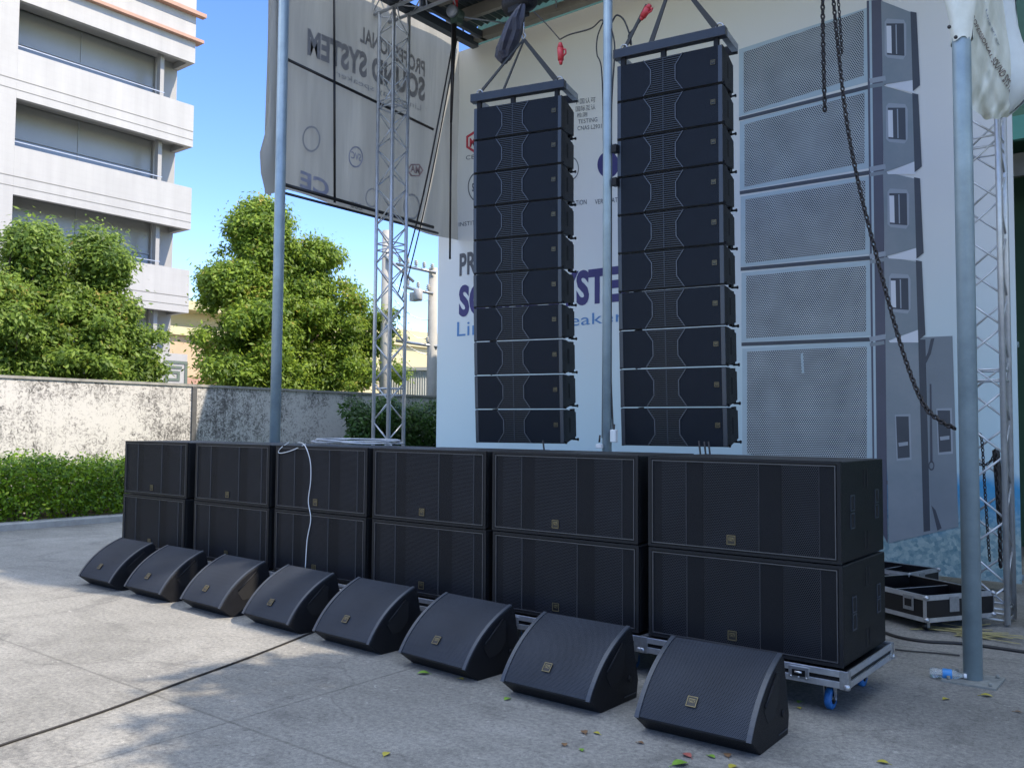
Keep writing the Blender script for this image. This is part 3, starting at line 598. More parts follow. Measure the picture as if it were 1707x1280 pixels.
# (top-left y, bottom-left y) at x=1233, (top, bottom) at x=1458 ; faces of five printed cabinets
cab = [(83, 195, 6, 134), (203, 318, 143, 279), (328, 445, 289, 423), (455, 570, 431, 560), (581, 762, 566, 800)]
for i, (a, c, d, e_) in enumerate(cab):
    xl, xr = 1232+i*1.4, 1447+i*1.3
    poly('printed_cabinet_front', [(xl, a), (xr+16, d+2), (xr+16, e_-1), (xl, c)], PF, .003)
    poly('printed_grille', [(xl+8, a+5), (xr-7, d+12), (xr-7, e_-7), (xl+8, c-6)], PG, .005, True)
    poly('printed_gap', [(xl, c+1), (xr+30, e_+1), (xr+30, e_+8), (xl, c+7)], PD, .0042)
xs = [(1446, 1456), (1452, 1460)]
poly('printed_rail', [(1445, 2), (1470, 0), (1480, 905), (1456, 860)], PS2, .0062)
poly('printed_rail', [(1449, 2), (1453, 2), (1463, 860), (1459, 860)], PF, .0072)
for y in (132, 279, 424, 562): poly('printed_hinge', [(1449, y), (1476, y-5), (1477, y+3), (1451, y+8)], PLT, .008); poly('printed_hinge', [(1450, y+10), (1474, y+6), (1475, y+12), (1451, y+16)], PS, .008)
sides = [(2, 24, 142, 133), (143, 160, 288, 268), (286, 300, 428, 412), (428, 438, 568, 548)]
for i, (a, c, d, e_) in enumerate(sides):
    x0 = 1469+i*1.6; x1 = 1530+i*3
    poly('printed_cabinet_side', [(x0, a), (x1-4, c), (x1, e_), (x0+3, d)], PS, .0066)
    poly('printed_rear_rail', [(x1-12, c-4), (x1-2, c-2), (x1+4, e_+10), (x1-8, e_+20)], PD, .0078)
    poly('printed_gap_light', [(x0+8, d), (x1-6, e_+1), (x1-6, e_+23), (x0+10, d+3)], LW, .0074)
    hx, hy = x0+6+i*.8, (a+d)/2-4
    hy0, hy1 = a+lerp(34, 32, i/3), a+lerp(98, 95, i/3)
    poly('printed_handle', [(hx, hy0+2), (hx+4, hy0-4), (hx+32, hy0-2), (hx+36, hy0+6), (hx+36, hy1-8), (hx+31, hy1), (hx+5, hy1-3), (hx, hy1-8)], PLT, .0074)
    poly('printed_handle_recess', [(hx+3, hy0+4), (hx+32, hy0+4), (hx+33, hy1-6), (hx+4, hy1-8)], PD, .0082)
    poly('printed_handle_light', [(hx+3, hy0+8), (hx+11, hy0+8), (hx+12, hy1-10), (hx+4, hy1-11)], LW, .009)
    poly('printed_handle_bar', [(hx+18, hy0+6), (hx+20, hy0+6), (hx+21, hy1-9), (hx+19, hy1-9)], PLT, .009)
poly('printed_cabinet_side', [(1474, 565), (1588, 560), (1598, 878), (1482, 905)], PS, .0056)
poly('printed_rear_rail', [(1531, 566), (1543, 566), (1551, 884), (1540, 886)], PD, .0078)
poly('printed_side_panel', [(1544, 563), (1588, 561), (1597, 878), (1553, 884)], mat('printed_side_dark', (.23, .26, .285), .5, var=.15, vscale=2), .0068)
for x, y in ((1494, 694), (1563, 684)):
    poly('printed_handle', [(x-2, y-3), (x+24, y-4), (x+26, y+72), (x+1, y+74)], PLT, .0084); poly('printed_handle_recess', [(x, y), (x+21, y), (x+23, y+68), (x+3, y+70)], PD, .0092)
    poly('printed_handle_light', [(x+4, y+44), (x+20, y+42), (x+20, y+48), (x+5, y+50)], PLT, .0098)
poly('printed_arc', [(1552, 565), (1558, 564), (1552, 590), (1541, 612), (1538, 606), (1547, 588)], PD, .0095)
poly('printed_arc', [(1553, 842), (1560, 850), (1570, 880), (1563, 884)], PD, .0095)
poly('printed_sling', [(1550, 640), (1553, 640), (1555, 770), (1551, 770)], M['inkdk'], .0098); ring(1553, 776, 5, 8, M['inkdk'], .35, dy=.0098)
poly('printed_emblem', [(1335, 590), (1339, 588), (1341, 622), (1337, 622)], PF, .0075)

# ------------------------------------------------------------------ side banner (printed on its far face, read in reverse from here)
SX = -7.42
def sidebanner_mat():
    m = bpy.data.materials.new('backlit_vinyl'); m.use_nodes = True; n = m.node_tree.nodes; L = m.node_tree.links; b = n['Principled BSDF']; out = n['Material Output']
    tc = n.new('ShaderNodeTexCoord'); mp = n.new('ShaderNodeMapping'); mp.inputs['Scale'].default_value = (1, 3, .35); L.new(tc.outputs['Object'], mp.inputs[0])
    t = n.new('ShaderNodeTexNoise'); t.inputs['Scale'].default_value = 1.6; t.inputs['Detail'].default_value = 5; L.new(mp.outputs[0], t.inputs['Vector'])
    r = n.new('ShaderNodeValToRGB'); r.color_ramp.elements[0].color = (.36, .355, .33, 1); r.color_ramp.elements[1].color = (.49, .48, .44, 1); r.color_ramp.elements[0].position = .3; r.color_ramp.elements[1].position = .7
    L.new(t.outputs['Fac'], r.inputs[0]); L.new(r.outputs[0], b.inputs['Base Color']); b.inputs['Roughness'].default_value = .6
    bp = n.new('ShaderNodeBump'); bp.inputs['Strength'].default_value = .6; bp.inputs['Distance'].default_value = .06; L.new(t.outputs['Fac'], bp.inputs['Height']); L.new(bp.outputs[0], b.inputs['Normal'])
    tr = n.new('ShaderNodeBsdfTranslucent'); L.new(r.outputs[0], tr.inputs[0]); mx = n.new('ShaderNodeMixShader'); mx.inputs[0].default_value = .5
    L.new(b.outputs[0], mx.inputs[1]); L.new(tr.outputs[0], mx.inputs[2]); L.new(mx.outputs[0], out.inputs[0]); return m
t = sb = thing('side_banner', 'grey side banner hung high with faint reversed lettering showing through', 'banner', (SX, 2.6, 4.4))
SBM = sidebanner_mat(); z0a, z0b = 4.50, 4.44
b = MB(); NY, NZ = 40, 12
def sbp(i, j):
    y = 1.42+(5.0-1.42)*i/NY; z0_ = 4.60-.10*i/NY; z = z0_+(7.75-z0_)*j/NZ; return (SX-.02+.025*math.sin(y*5+z)*math.sin(z*1.3), y, z+.02*math.sin(y*4)*(j == 0))
vv = [sbp(i, j) for i in range(NY+1) for j in range(NZ+1)]; b.mesh(vv, [(i*(NZ+1)+j, (i+1)*(NZ+1)+j, (i+1)*(NZ+1)+j+1, i*(NZ+1)+j+1) for i in range(NY) for j in range(NZ)], True); b.build('banner_sheet', SBM, t, world=True)
# the sheet folds round the front pole and hangs as a loose end
b = MB(); vs = []; NJ = 14
for j in range(NJ+1):
    z = 4.45+(7.9-4.45)*j/NJ; bulge = .10*max(0, 1-abs(z-4.85)/.5)
    for k in range(9):
        a = math.pi*(k/8)*1.15-.2; rr = .075+bulge*.8+.015*math.sin(k*2+j); vs.append((-7.30+rr*math.cos(a)*-1*.9, 1.47-rr*math.sin(a)*1.25, z+(.02*math.sin(k) if j == 0 else 0)))
b.mesh(vs, [(j*9+k, j*9+k+1, (j+1)*9+k+1, (j+1)*9+k) for j in range(NJ) for k in range(8)], True); b.build('folded_edge', SBM, t, world=True)
ik = mat('faded_print', (.31, .30, .30), .6, var=.3, vscale=4); ikb = mat('faded_blue_print', (.33, .34, .42), .6, var=.3, vscale=4); ikr = mat('faded_red_print', (.40, .27, .27), .6, var=.3, vscale=4); ikl = mat('faint_print', (.32, .32, .32), .6)
def stext(s, xr, yb, xl, ybl, h, m, bold=.0):
    a, c, tp = onX(xr, yb, SX+.03), onX(xl, ybl, SX+.03), onX(xr, yb-h, SX+.03)
    return fit_text('reversed_text', s, (SX+.03, a.y, a.z), (0, c.y-a.y, c.z-a.z), (0, 0, tp.z-a.z), m, sb, (1, 0, 0), bold, .001)
stext('PROFESSIONAL', 708, 129, 600, 70, 26, ik, .03); stext('SOUND SYSTEM', 708, 171, 512, 92, 40, ik, .045); stext('Line array speaker', 702, 188, 560, 130, 12, ikl)
def sring(cx, cy, rx, ry, m, wd=.15, n=32, rot=0):
    b = MB()
    def P(k, f):
        t_ = 2*math.pi*k/n+rot; p = onX(cx+rx*f*math.cos(t_), cy+ry*f*math.sin(t_), SX+.03); return (SX+.031, p.y, p.z)
    for k in range(n): b.face([P(k, 1), P(k+1, 1), P(k+1, 1-wd), P(k, 1-wd)])
    b.build('reversed_emblem', m, sb, world=True)
sring(519, 232, 15, 22, ikl); sring(593, 262, 12, 18, ikb); sring(692, 284, 14, 12, ikr, .2, 6); stext('MA', 700, 291, 684, 287, 13, ikr, .03); stext('SVC', 602, 270, 585, 264, 12, ikb, .02)
sring(686, 345, 14, 22, ikl); stext('CE', 548, 330, 500, 312, 28, ikb, .03); stext('CCC', 604, 352, 585, 346, 12, ikl, .02); sring(620, 330, 11, 16, ikl)
def fr(name, P0, P1, r, m=M['rope']):
    b = MB(); b.tube(P0, P1, r, 8); return b.build(name, m, sb, world=True)
def frp(a, c, r):
    p, q = onX(*a, SX+.07), onX(*c, SX+.07); return fr('frame_bar', p, q, r, M['lam'])
frp((478, 99), (722, 216), .020); frp((474, 308), (722, 379), .024); frp((474, 322), (730, 389), .018); frp((557, -40), (558, 338), .016)


# ------------------------------------------------------------------ stage frame: posts, lattice towers, roof
def post(lab, x, y, r, z1=8.2, plate=True, m=M['galv'], name='steel_post'):
    t = thing(name, lab, 'post', (x, y, 0)); b = MB(); b.tube((x, y, .014), (x, y, z1), r, 28); b.build('tube', m, t, world=True)
    if plate:
        b = MB(); b.box(x-.16, y-.16, .001, x+.16, y+.16, .013)
        for sx in (-1, 1):
            for sy in (-1, 1): b.tube((x+sx*.12, y+sy*.12, .012), (x+sx*.12, y+sy*.12, .035), .012, 6)
        b.build('base_plate', mat('dirty_plate', (.30, .31, .29), .7, .2, var=.4, vscale=20), t, world=True)
    return t
post('thick blue-grey steel post at the right front of the stage', .40, 1.32, .058)
post('blue-grey steel post at the left front holding the side banner', -6.95, 1.3, .062)
mp_ = post('thinner steel pipe post between the two hanging speaker columns', -2.38, 1.3, .040)
def tower(lab, x0, y0, s, z0, z1, group):
    t = thing('truss_tower', lab, 'truss', (x0+s/2, y0+s/2, 0), 0, group); c = [(x0, y0), (x0+s, y0), (x0+s, y0+s), (x0, y0+s)]
    for x, y in c: b = MB(); b.tube((x, y, z0), (x, y, z1), .025, 14); b.build('chord', M['truss'], t, world=True)
    for i in range(4):
        a, d = c[i], c[(i+1) % 4]; b = MB(); z = z0+.06; k = i % 2
        while z+.27 < z1:
            p, q = ((*a, z), (*d, z+.25)) if k % 2 == 0 else ((*d, z), (*a, z+.25)); b.tube(p, q, .009, 8); z += .27; k += 1
        zz = z0+.03
        while zz < z1:
            for dz in (0, .09): b.tube((*a, zz+dz), (*d, zz+dz), .009, 8)
            zz += 2.0
        b.build('lacing', M['truss'], t, world=True)
    return t
tower('silver lattice truss tower at the left beside the side banner', -7.33, 3.2, .29, 0.02, 7.4, 'square truss towers')
tower('silver lattice truss tower at the right behind the thick post', .005, 3.25, .29, .02, 7.4, 'square truss towers')
t = thing('roof_truss', 'horizontal lattice truss spanning between the two towers under the roof', 'truss', (-3.5, 3.3, 7.4))
b = MB(); y0, y1, za, zb = 3.2, 3.49, 7.41, 7.70
for y in (y0, y1):
    for z in (za, zb): b.tube((-7.6, y, z), (.6, y, z), .025, 12)
b.build('chord', M['truss'], t, world=True)
b = MB(); k = 0; x = -7.5
while x < .4:
    for (ya, zA, yb_, zB) in ((y0, za, y0, zb), (y1, za, y1, zb), (y0, za, y1, za), (y0, zb, y1, zb)):
        p, q = ((x, ya, zA), (x+.25, yb_, zB)) if k % 2 == 0 else ((x, yb_, zB), (x+.25, ya, zA)); b.tube(p, q, .010, 8)
    x += .27; k += 1
b.build('lacing', M['truss'], t, world=True)
t = thing('stage_roof', 'dark sheet roof with steel beams over the stage', 'roof', (-3.3, 3, 7.5))
RP = mat('dark_roof_sheet', (.065, .085, .085), .5, var=.35, vscale=2, bump=.3, bscale=6); RB = mat('beige_beam', (.30, .28, .23), .6, var=.3, vscale=3); RD = mat('dark_beam', (.05, .06, .07), .5)
b = MB()
nx = 60
for (xa, xb, ya, yb_) in ((-7.15, .30, 1.25, 5.04),):
    prof = []
    for k in range(nx*2+1):
        x = xa+(xb-xa)*k/(nx*2); prof.append((x, 7.80+(.03 if k % 2 else 0)))
    b.prism(prof+[(xb, 7.86), (xa, 7.86)], 'y', ya, yb_)
b.build('roof_sheet', RP, t, world=True)
b = MB()
for y in (1.35, 2.3, 3.85, 4.42): b.box(-7.2, y, 7.62, .30, y+.07, 7.795)
b.box(-7.2, 4.83, 7.50, .30, 4.95, 7.62); b.build('purlin', RB, t, world=True)
b = MB(); b.box(-7.12, 1.25, 7.44, -7.0, 4.95, 7.56); b.box(-6.88, 3.55, 7.50, -6.82, 4.95, 7.60); b.box(-.1, 1.25, 7.44, .02, 4.95, 7.56)
b.build('side_beam', RD, t, world=True)
b = MB()
for x in (-6.3, -4.6, -2.9, -1.2): b.tube((x, 3.55, 7.55), (x-.9, 4.9, 7.56), .012, 6); b.tube((x-.9, 3.55, 7.57), (x, 4.9, 7.58), .012, 6)
b.build('brace_rod', M['silver'], t, world=True)
# cloth wound round the top of the right post and tower
t = thing('rolled_cloth', 'loose white vinyl sheet with faint print bunched over the right post and tower', 'cloth', (.35, 2.2, 4.2))
def sheet(name, rows, m, th=0):
    b = MB(); n_ = len(rows[0]); vs = [p for r_ in rows for p in r_]
    b.mesh(vs, [(j*n_+k, j*n_+k+1, (j+1)*n_+k+1, (j+1)*n_+k) for j in range(len(rows)-1) for k in range(n_-1)], True)
    o = b.build(name, m, t, world=True); sm = o.modifiers.new('s', 'SUBSURF'); sm.levels = 1; sm.render_levels = 1; return o
rows = []
for j in range(14):
    z = 4.23+j*.155; r_ = [.066, .075, .095, .125, .15, .165, .15, .17, .18, .18, .18, .18, .18, .18][j]; row = []
    for k in range(19):
        a = 2*math.pi*k/18; q = r_*(1+.13*math.sin(3*a+j)+.08*math.sin(5*a-2*j)); row.append((.40-.25*(r_-.066)+q*math.cos(a), 1.32+q*math.sin(a), z+(.015*math.sin(4*a) if j == 0 else 0)))
    rows.append(row)
sheet('post_wrap', rows, M['cloth'])
# wide hanging sheet from post to behind the tower, ending in a gathered bulge
px = [[(1596, 150), (1600, 160), (1620, 182), (1645, 200), (1672, 197), (1688, 190)],
      [(1594, 128), (1606, 130), (1632, 142), (1656, 158), (1682, 172), (1697, 168)],
      [(1590, 90), (1608, 92), (1635, 98), (1662, 110), (1688, 122), (1700, 132)],
      [(1592, 55), (1610, 58), (1636, 62), (1662, 74), (1684, 84), (1692, 96)],
      [(1600, 20), (1615, 22), (1638, 28), (1658, 36), (1676, 44), (1684, 52)],
      [(1610, -25), (1622, -24), (1640, -20), (1656, -12), (1672, -6), (1681, -4)],
      [(1612, -80), (1624, -80), (1640, -78), (1655, -72), (1670, -66), (1680, -64)]]
G = np.array(px, float); nr_, nc_ = 25, 31; rows = []
def gx(v, u):
    i, k = min(int(v), 5), min(int(u), 4); a, c = v-i, u-k
    return (G[i, k]*(1-a)*(1-c)+G[i+1, k]*a*(1-c)+G[i, k+1]*(1-a)*c+G[i+1, k+1]*a*c)
for j in range(nr_):
    v = 6*j/(nr_-1); row = []
    for k in range(nc_):
        u = 5*k/(nc_-1); q = gx(v, u); f = .5+.5*math.cos(min(v, 3)/3*math.pi)
        dy = .05*math.sin(u*3.1+v*.5)+.035*math.sin(u*7.3-v*1.7)+f*(.045*math.sin(u*5+v*6)+.03*math.sin(u*11-v*4))
        row.append(onY(q[0]+2.2*math.sin(u*6+v*3)*f, q[1]+1.5*math.sin(u*9+v), 1.42+1.75*(u/5)**.9+dy))
    rows.append(row)
sheet('hanging_sheet', rows, M['cloth'])
RG = rows
def sheet_text(s_, u0, v0, u1, v1, h, m):
    co, fs = text_mesh(s_, .02); b = MB(); V = []
    for a, c in co:
        u, v = u0+(u1-u0)*a+h*c*.55, v0+(v1-v0)*a-h*c*-.5
        i, k = v/6*(nr_-1), u/5*(nc_-1); i0, k0 = min(int(i), nr_-2), min(int(k), nc_-2); fi, fk = i-i0, k-k0
        p = (RG[i0][k0]*(1-fi)+RG[i0+1][k0]*fi)*(1-fk)+(RG[i0][k0+1]*(1-fi)+RG[i0+1][k0+1]*fi)*fk; V.append(p+(Vector(CAM)-p).normalized()*.018)
    b.mesh(V, fs); b.build('faint_print', m, t, world=True)
rows = []
for j, (c, r_) in enumerate([((1676, 194), .03), ((1682, 180), .10), ((1687, 160), .15), ((1688, 135), .155), ((1684, 105), .13), ((1678, 70), .11), ((1674, 30), .10), ((1671, -20), .10), ((1670, -80), .1)]):
    p = onY(c[0]-2, c[1], 3.0); rows.append([(p.x+r_*math.cos(2*math.pi*k/14)*(1+.15*math.sin(3*k+j)), p.y+r_*math.sin(2*math.pi*k/14), p.z+.02*math.sin(k*2)) for k in range(15)])
sheet('gathered_roll', rows, mat('white_vinyl', (.66, .72, .74), .5, var=.15, vscale=3, bump=.5, bscale=7))
pk = mat('faded_sheet_ink', (.22, .17, .15), .6, var=.5, vscale=30)
sheet_text('PROFESSIONAL', 1.1, 3.9, 2.6, 2.2, .35, pk); sheet_text('SOUND SYSTEM', 2.6, 2.1, 4.1, 1.2, .55, pk); sheet_text('Line array', 2.2, 4.2, 3.1, 2.9, .3, mat('faded_blue_ink', (.25, .28, .32), .6))
for (x, y) in ((1582, 45), (1593, 62)):
    p_ = onY(x, y, 1.17); b = MB(); b.lathe([(0, 0), (.012, 0), (.012, .01), (0, .01)], p_, 10, 'y'); b.build('eyelet', M['lam'], t, world=True)

# ------------------------------------------------------------------ chain-like things
def chain(name, lab, pts, link=.035, r=.0045, m=M['chain'], cat='chain', parent=None, fat=.45):
    pts = [Vector(p) for p in pts]; b = MB(); seg = [(pts[i+1]-pts[i]).length for i in range(len(pts)-1)]; tot = sum(seg); n_ = int(tot/(link*.78)); i = 0; acc = 0
    for k in range(n_):
        d = (k+.5)/n_*tot
        while i < len(seg)-1 and d > acc+seg[i]: acc += seg[i]; i += 1
        p = pts[i].lerp(pts[i+1], (d-acc)/seg[i]); ax = (pts[i+1]-pts[i]).normalized(); sd_ = ax.orthogonal().normalized(); s2 = ax.cross(sd_); w_ = sd_ if k % 2 else s2
        loop = [p+ax*(link*.5*math.cos(2*math.pi*q/8))+w_*(link*fat*.62*math.sin(2*math.pi*q/8)) for q in range(9)]; b.path(loop, r, 4)
    o = b.build(name, m, parent, world=bool(parent)); return tag(o, lab, cat) if not parent else o
def curve_pts(px, Ys, n=40):
    P = [onY(x, y, yy) for (x, y), yy in zip(px, Ys)]; out = []
    for i in range(len(P)-1):
        p0, p1, p2, p3 = P[max(i-1, 0)], P[i], P[i+1], P[min(i+2, len(P)-1)]
        for k in range(n//(len(P)-1)):
            u = k/(n//(len(P)-1)); out.append(.5*((2*p1)+(p2-p0)*u+(2*p0-5*p1+4*p2-p3)*u*u+(3*p1-p0-3*p2+p3)*u**3))
    return out+[P[-1]]
chain('lifting_chain', 'long rusty chain sagging from the roof to the right post', curve_pts([(1384, -60), (1395, 60), (1411, 200), (1432, 310), (1462, 430), (1500, 570), (1535, 665), (1565, 700), (1592, 714)], [2.3, 2.25, 2.15, 2.05, 1.95, 1.8, 1.6, 1.45, 1.34], 56), .050, .008)
chain('lifting_chain', 'short rusty chain ending above the printed cabinet, left of the long chain', curve_pts([(1371, -60), (1372, 60), (1375, 186)], [2.3, 2.3, 2.3], 20), .050, .009)
chain('lifting_chain', 'thin chain strand hanging beside the long sagging chain near the roof', curve_pts([(1393, -60), (1399, 20), (1404, 90)], [2.3, 2.28, 2.26], 20), .040, .005)
chain('dark_chain', 'thin dark chain dangling inside the right lattice tower', curve_pts([(1626, 726), (1636, 730), (1641, 800), (1646, 880), (1650, 935)], [3.4]*5, 24), .04, .0055)
chain('dark_chain', 'dark chain looped in a curve between braces of the right tower', curve_pts([(1625, 770), (1640, 775), (1652, 768), (1658, 755)], [3.42]*4, 18), .035, .006)
chain('dark_chain', 'heavier dark chain bundle hanging next to the right tower chord', curve_pts([(1659, 750), (1662, 800), (1666, 860), (1668, 945)], [3.44]*4, 20), .05, .010)
b = MB(); b.path(curve_pts([(1660, 750), (1664, 800), (1668, 870)], [3.47]*3, 12), [.03]*13, 8); tag(b.build('cable_bundle', M['cable']), 'black hanging cable bundle against the right tower chord', 'cable')

# ------------------------------------------------------------------ line array speakers
def badge(parent, x, z, y, wd, rx=0, lab=None):
    b = MB(); h = wd; bo = b.box(x-wd/2, y-.003, z-h/2, x+wd/2, y, z+h/2).build('badge', M['lam'], parent)
    e = wd*.06; b = MB(); yy = y-.0055
    for q in ((x-wd/2, z-h/2, x+wd/2, z-h/2+e), (x-wd/2, z+h/2-e, x+wd/2, z+h/2), (x-wd/2, z-h/2+e, x-wd/2+e, z+h/2-e), (x+wd/2-e, z-h/2+e, x+wd/2, z+h/2-e)): b.box(q[0], yy, q[1], q[2], y-.0032, q[3])
    b.build('badge_rim', M['gold'], bo)
    fit_text('badge_lettering', 'TACT', (x-wd*.34, y-.0035, z-wd*.12), (wd*.68, 0, 0), (0, 0, wd*.26), M['gold'], bo, (0, -1, 0), .03, .001, world=False)
    b = MB(); b.box(x-wd*.3, yy, z+wd*.2, x+wd*.3, y-.0032, z+wd*.27); b.build('badge_bar', M['gold'], bo)
    return bo
AW, AH, AD = .918, .319, .38
def make_array_module():
    t = thing('line_array_speaker', 'x', 'loudspeaker'); hw = AW/2
    b = MB(); f = [(-hw, .012, 0), (hw, .012, 0), (hw, .012, AH), (-hw, .012, AH)]; k = .015; zb = .042
    m1 = [(-hw, .10, .004), (hw, .10, .004), (hw, .10, AH-.004), (-hw, .10, AH-.004)]
    r = [(-hw+k, AD, zb), (hw-k, AD, zb), (hw-k, AD, AH-zb), (-hw+k, AD, AH-zb)]
    b.mesh(f+m1+r, [(0, 1, 2, 3), (8, 11, 10, 9)]+[(i, (i+1) % 4, 4+(i+1) % 4, 4+i) for i in range(4)]+[(4+i, 4+(i+1) % 4, 8+(i+1) % 4, 8+i) for i in range(4)])
    b.build('cabinet', M['cab'], t)
    for s in (-1, 1):
        b = MB(); b.box(s*hw, -.004, .006, s*(hw-.034), .0118, AH-.006); b.build('side_rail', M['trim'], t, bevel=.003)
    # two perforated grilles with a waisted edge, silver outline, louvred centre
    def xe(z):
        q = abs(z/AH-.5)*2; return .112 if q < .38 else .112+.068*(q-.38)/.62
    cxo = -.045
    zs = [0.006, AH*.19+.0, AH*.31, AH*.5, AH*.69, AH*.81, AH-.006]
    for s in (-1, 1):
        b = MB(); xo = s*(hw-.036)
        for i in range(len(zs)-1):
            z0, z1 = zs[i], zs[i+1]; a0, a1 = cxo+s*xe(z0), cxo+s*xe(z1); p = [(a0, -.002, z0), (xo, -.002, z0), (xo, -.002, z1), (a1, -.002, z1)]
            b.face(p, [(q[0], q[2]) for q in p]); 
        b.build('grille', M['grille_arr'], t)
        b = MB()
        for i in range(len(zs)-1):
            z0, z1 = zs[i], zs[i+1]; a0, a1 = cxo+s*xe(z0), cxo+s*xe(z1); w_ = s*.007
            b.mesh([(a0, -.010, z0), (a0-w_, -.010, z0), (a1-w_, -.010, z1), (a1, -.010, z1), (a0, .011, z0), (a0-w_, .011, z0), (a1-w_, .011, z1), (a1, .011, z1)], [(0, 1, 2, 3), (0, 3, 7, 4), (1, 5, 6, 2)])
        b.build('waist_trim', M['waist'], t)
    b = MB(); 
    for i in range(len(zs)-1):
        z0, z1 = zs[i], zs[i+1]; w0, w1 = xe(z0)-.009, xe(z1)-.009
        b.face([(cxo-w0, .009, z0), (cxo+w0, .009, z0), (cxo+w1, .009, z1), (cxo-w1, .009, z1)])
    nl = 17
    lv_ = b.build('horn_backing', M['hole'], t); b = MB()
    for k in range(nl):
        z = .016+(AH-.032)*k/(nl-1); w_ = xe(z)-.0095; b.box(cxo-w_, -.006, z-.0035, cxo+w_, .006, z+.0035)
    b.box(cxo-.004, -.004, .01, cxo+.004, .005, AH-.01)
    b.build('horn_louvre', M['louv'], t)
    badge(t, hw-.075, AH*.56, -.003, .038)
    for s in (-1, 1):
        hs = []
        for zc in (AH*.40, AH*.62):
            b = MB(); y0_, y1_ = .15, .20
            def sx(y): return s*(hw-k_*max(0, (y-.10))/(AD-.10)+.002)
            k_ = .015
            b.mesh([(sx(y0_), y0_, zc-.035), (sx(y1_), y1_, zc-.035), (sx(y1_), y1_, zc+.035), (sx(y0_), y0_, zc+.035)], [(0, 1, 2, 3)]); b.build('handle_pocket', M['hole'], t)
        b = MB(); x = s*(hw-.045)
        b.box(x-.012, AD-.06, .01, x+.012, AD+.02, AH-.01); b.tube((x, AD-.01, .012), (x+s*.05, AD-.01, .012), .009, 8); b.lathe([(0, 0), (.014, 0), (.014, .012), (0, .012)], (x+s*.045, AD-.01, .012), 8, 'x')
        b.build('rigging_bar', M['cab'], t)
        b = MB(); b.box(s*hw, .03, -.004, s*(hw+.014), .055, .022); b.build('front_link', M['cab'], t)
    return t
amod = make_array_module(); first = [True]
ORD = ['topmost', 'second', 'third', 'fourth', 'fifth', 'sixth', 'seventh', 'eighth', 'ninth', 'bottom']
def hang_array(xc, y, ztop, rz, th, which, pitch):
    # th: tilt of each module; the front top edge of one sits under the front bottom edge of the last
    p = Vector((0, 0, 0)); out = []
    for i in range(10):
        o = amod if first[0] else copy_tree(amod); first[0] = False
        a = R_(th[i]); d = Vector((0, math.sin(a), -math.cos(a)))  # downwards along the front, leaning back
        org = p+d*AH
        g = org.copy(); X_ = Vector((math.cos(rz), math.sin(rz), 0)); Y_ = Vector((-math.sin(rz), math.cos(rz), 0))
        o.location = Vector((xc, y, ztop+AH))+Y_*g.y+Vector((0, 0, g.z)); o.rotation_euler = (a, 0, rz)
        gap = pitch-AH; p = org+d*gap
        pos = ORD[i]+(' from the top' if 0 < i < 9 else '')
        o['label'] = f'black waisted line array speaker, {pos} in the {which} hanging column'; o['group'] = 'hanging line array speakers'; out.append(o)
    return out
TH = [0, .3, .7, 1.1, 1.5, 2.0, 2.5, 3.1, 3.7, 4.2]
A1 = hang_array(-3.505, 1.456, 4.428, R_(14), TH, 'left', .3290)
A2 = hang_array(-1.845, 1.395, 4.430, R_(8.5), TH, 'right', .3290)
def flybar(lab, xc, y, z, rz):
    t = thing('rigging_frame', lab, 'rigging frame', (xc, y, z), rz, 'rigging frames above the speaker columns'); hw = AW/2
    b = MB(); b.box(-hw-.03, -.03, .045, hw+.035, .045, .125); b.build('front_bar', M['fly'], t, bevel=.004)
    b = MB(); b.box(hw-.02, .046, .055, hw+.035, .36, .115); b.build('side_arm', M['steel'], t, bevel=.003)
    b = MB(); b.box(-hw-.03, .046, .055, -hw+.02, .36, .115); b.build('side_arm', M['steel'], t, bevel=.003)
    b = MB(); b.box(-hw-.03, .361, .05, hw+.02, .40, .12); b.build('rear_bar', M['cab'], t)
    for x in (-hw+.05, -hw*.1, hw-.05): b = MB(); b.box(x-.02, .0, -.02, x+.02, .04, .045); b.build('drop_lug', M['cab'], t)
    for x in (-hw+.06, hw-.02):
        b = MB(); b.path([(x+.03*math.cos(q), .0, .135+.028*math.sin(q)) for q in np.linspace(-.6, 3.7, 9)], .007, 6); b.build('shackle', M['steel'], t)
    return t
flybar('dark steel rigging frame on top of the left hanging column', -3.505, 1.456, 4.759, R_(14))
flybar('dark steel rigging frame on top of the right hanging column', -1.845, 1.395, 4.761, R_(8.5))
def fp(c, rz, u): return (c[0]+u*math.cos(R_(rz)), c[1]+u*math.sin(R_(rz)), c[2]+.13)
LF, RF = (-3.505, 1.456, 4.759), (-1.845, 1.395, 4.761)
def strap(lab, p, q, wd=.045, th=.006):
    p, q = Vector(p), Vector(q); d = (q-p).normalized(); s = d.cross(Vector((0, 1, 0))).normalized()*wd/2; n_ = Vector((0, 1, 0))*th
    b = MB(); b.mesh([p+s*.6-n_, p-s*.6-n_, q-s-n_, q+s-n_, p+s*.6+n_, p-s*.6+n_, q-s+n_, q+s+n_], [(0, 1, 2, 3), (7, 6, 5, 4), (0, 3, 7, 4), (1, 5, 6, 2), (0, 4, 5, 1), (3, 2, 6, 7)])
    return tag(b.build('lifting_strap', M['rope']), lab, 'strap', 'webbing straps holding the speaker columns')
ap1 = onY(873, 66, 1.55); ap2 = onY(1112, -10, 1.55)
strap('left webbing strap from hoist to the left end of the left frame', ap1, fp(LF, 14, -.40), .03)
strap('middle webbing strap from hoist down to the left column frame', ap1+Vector((.01, 0, 0)), fp(LF, 14, -.14), .022)
strap('wide right webbing strap from hoist to the right end of the left frame', ap1, fp(LF, 14, .41), .05)
strap('left dark strap rising from the right column frame out of view', onY(1078, 8, 1.45), fp(RF, 8.5, -.39), .035)
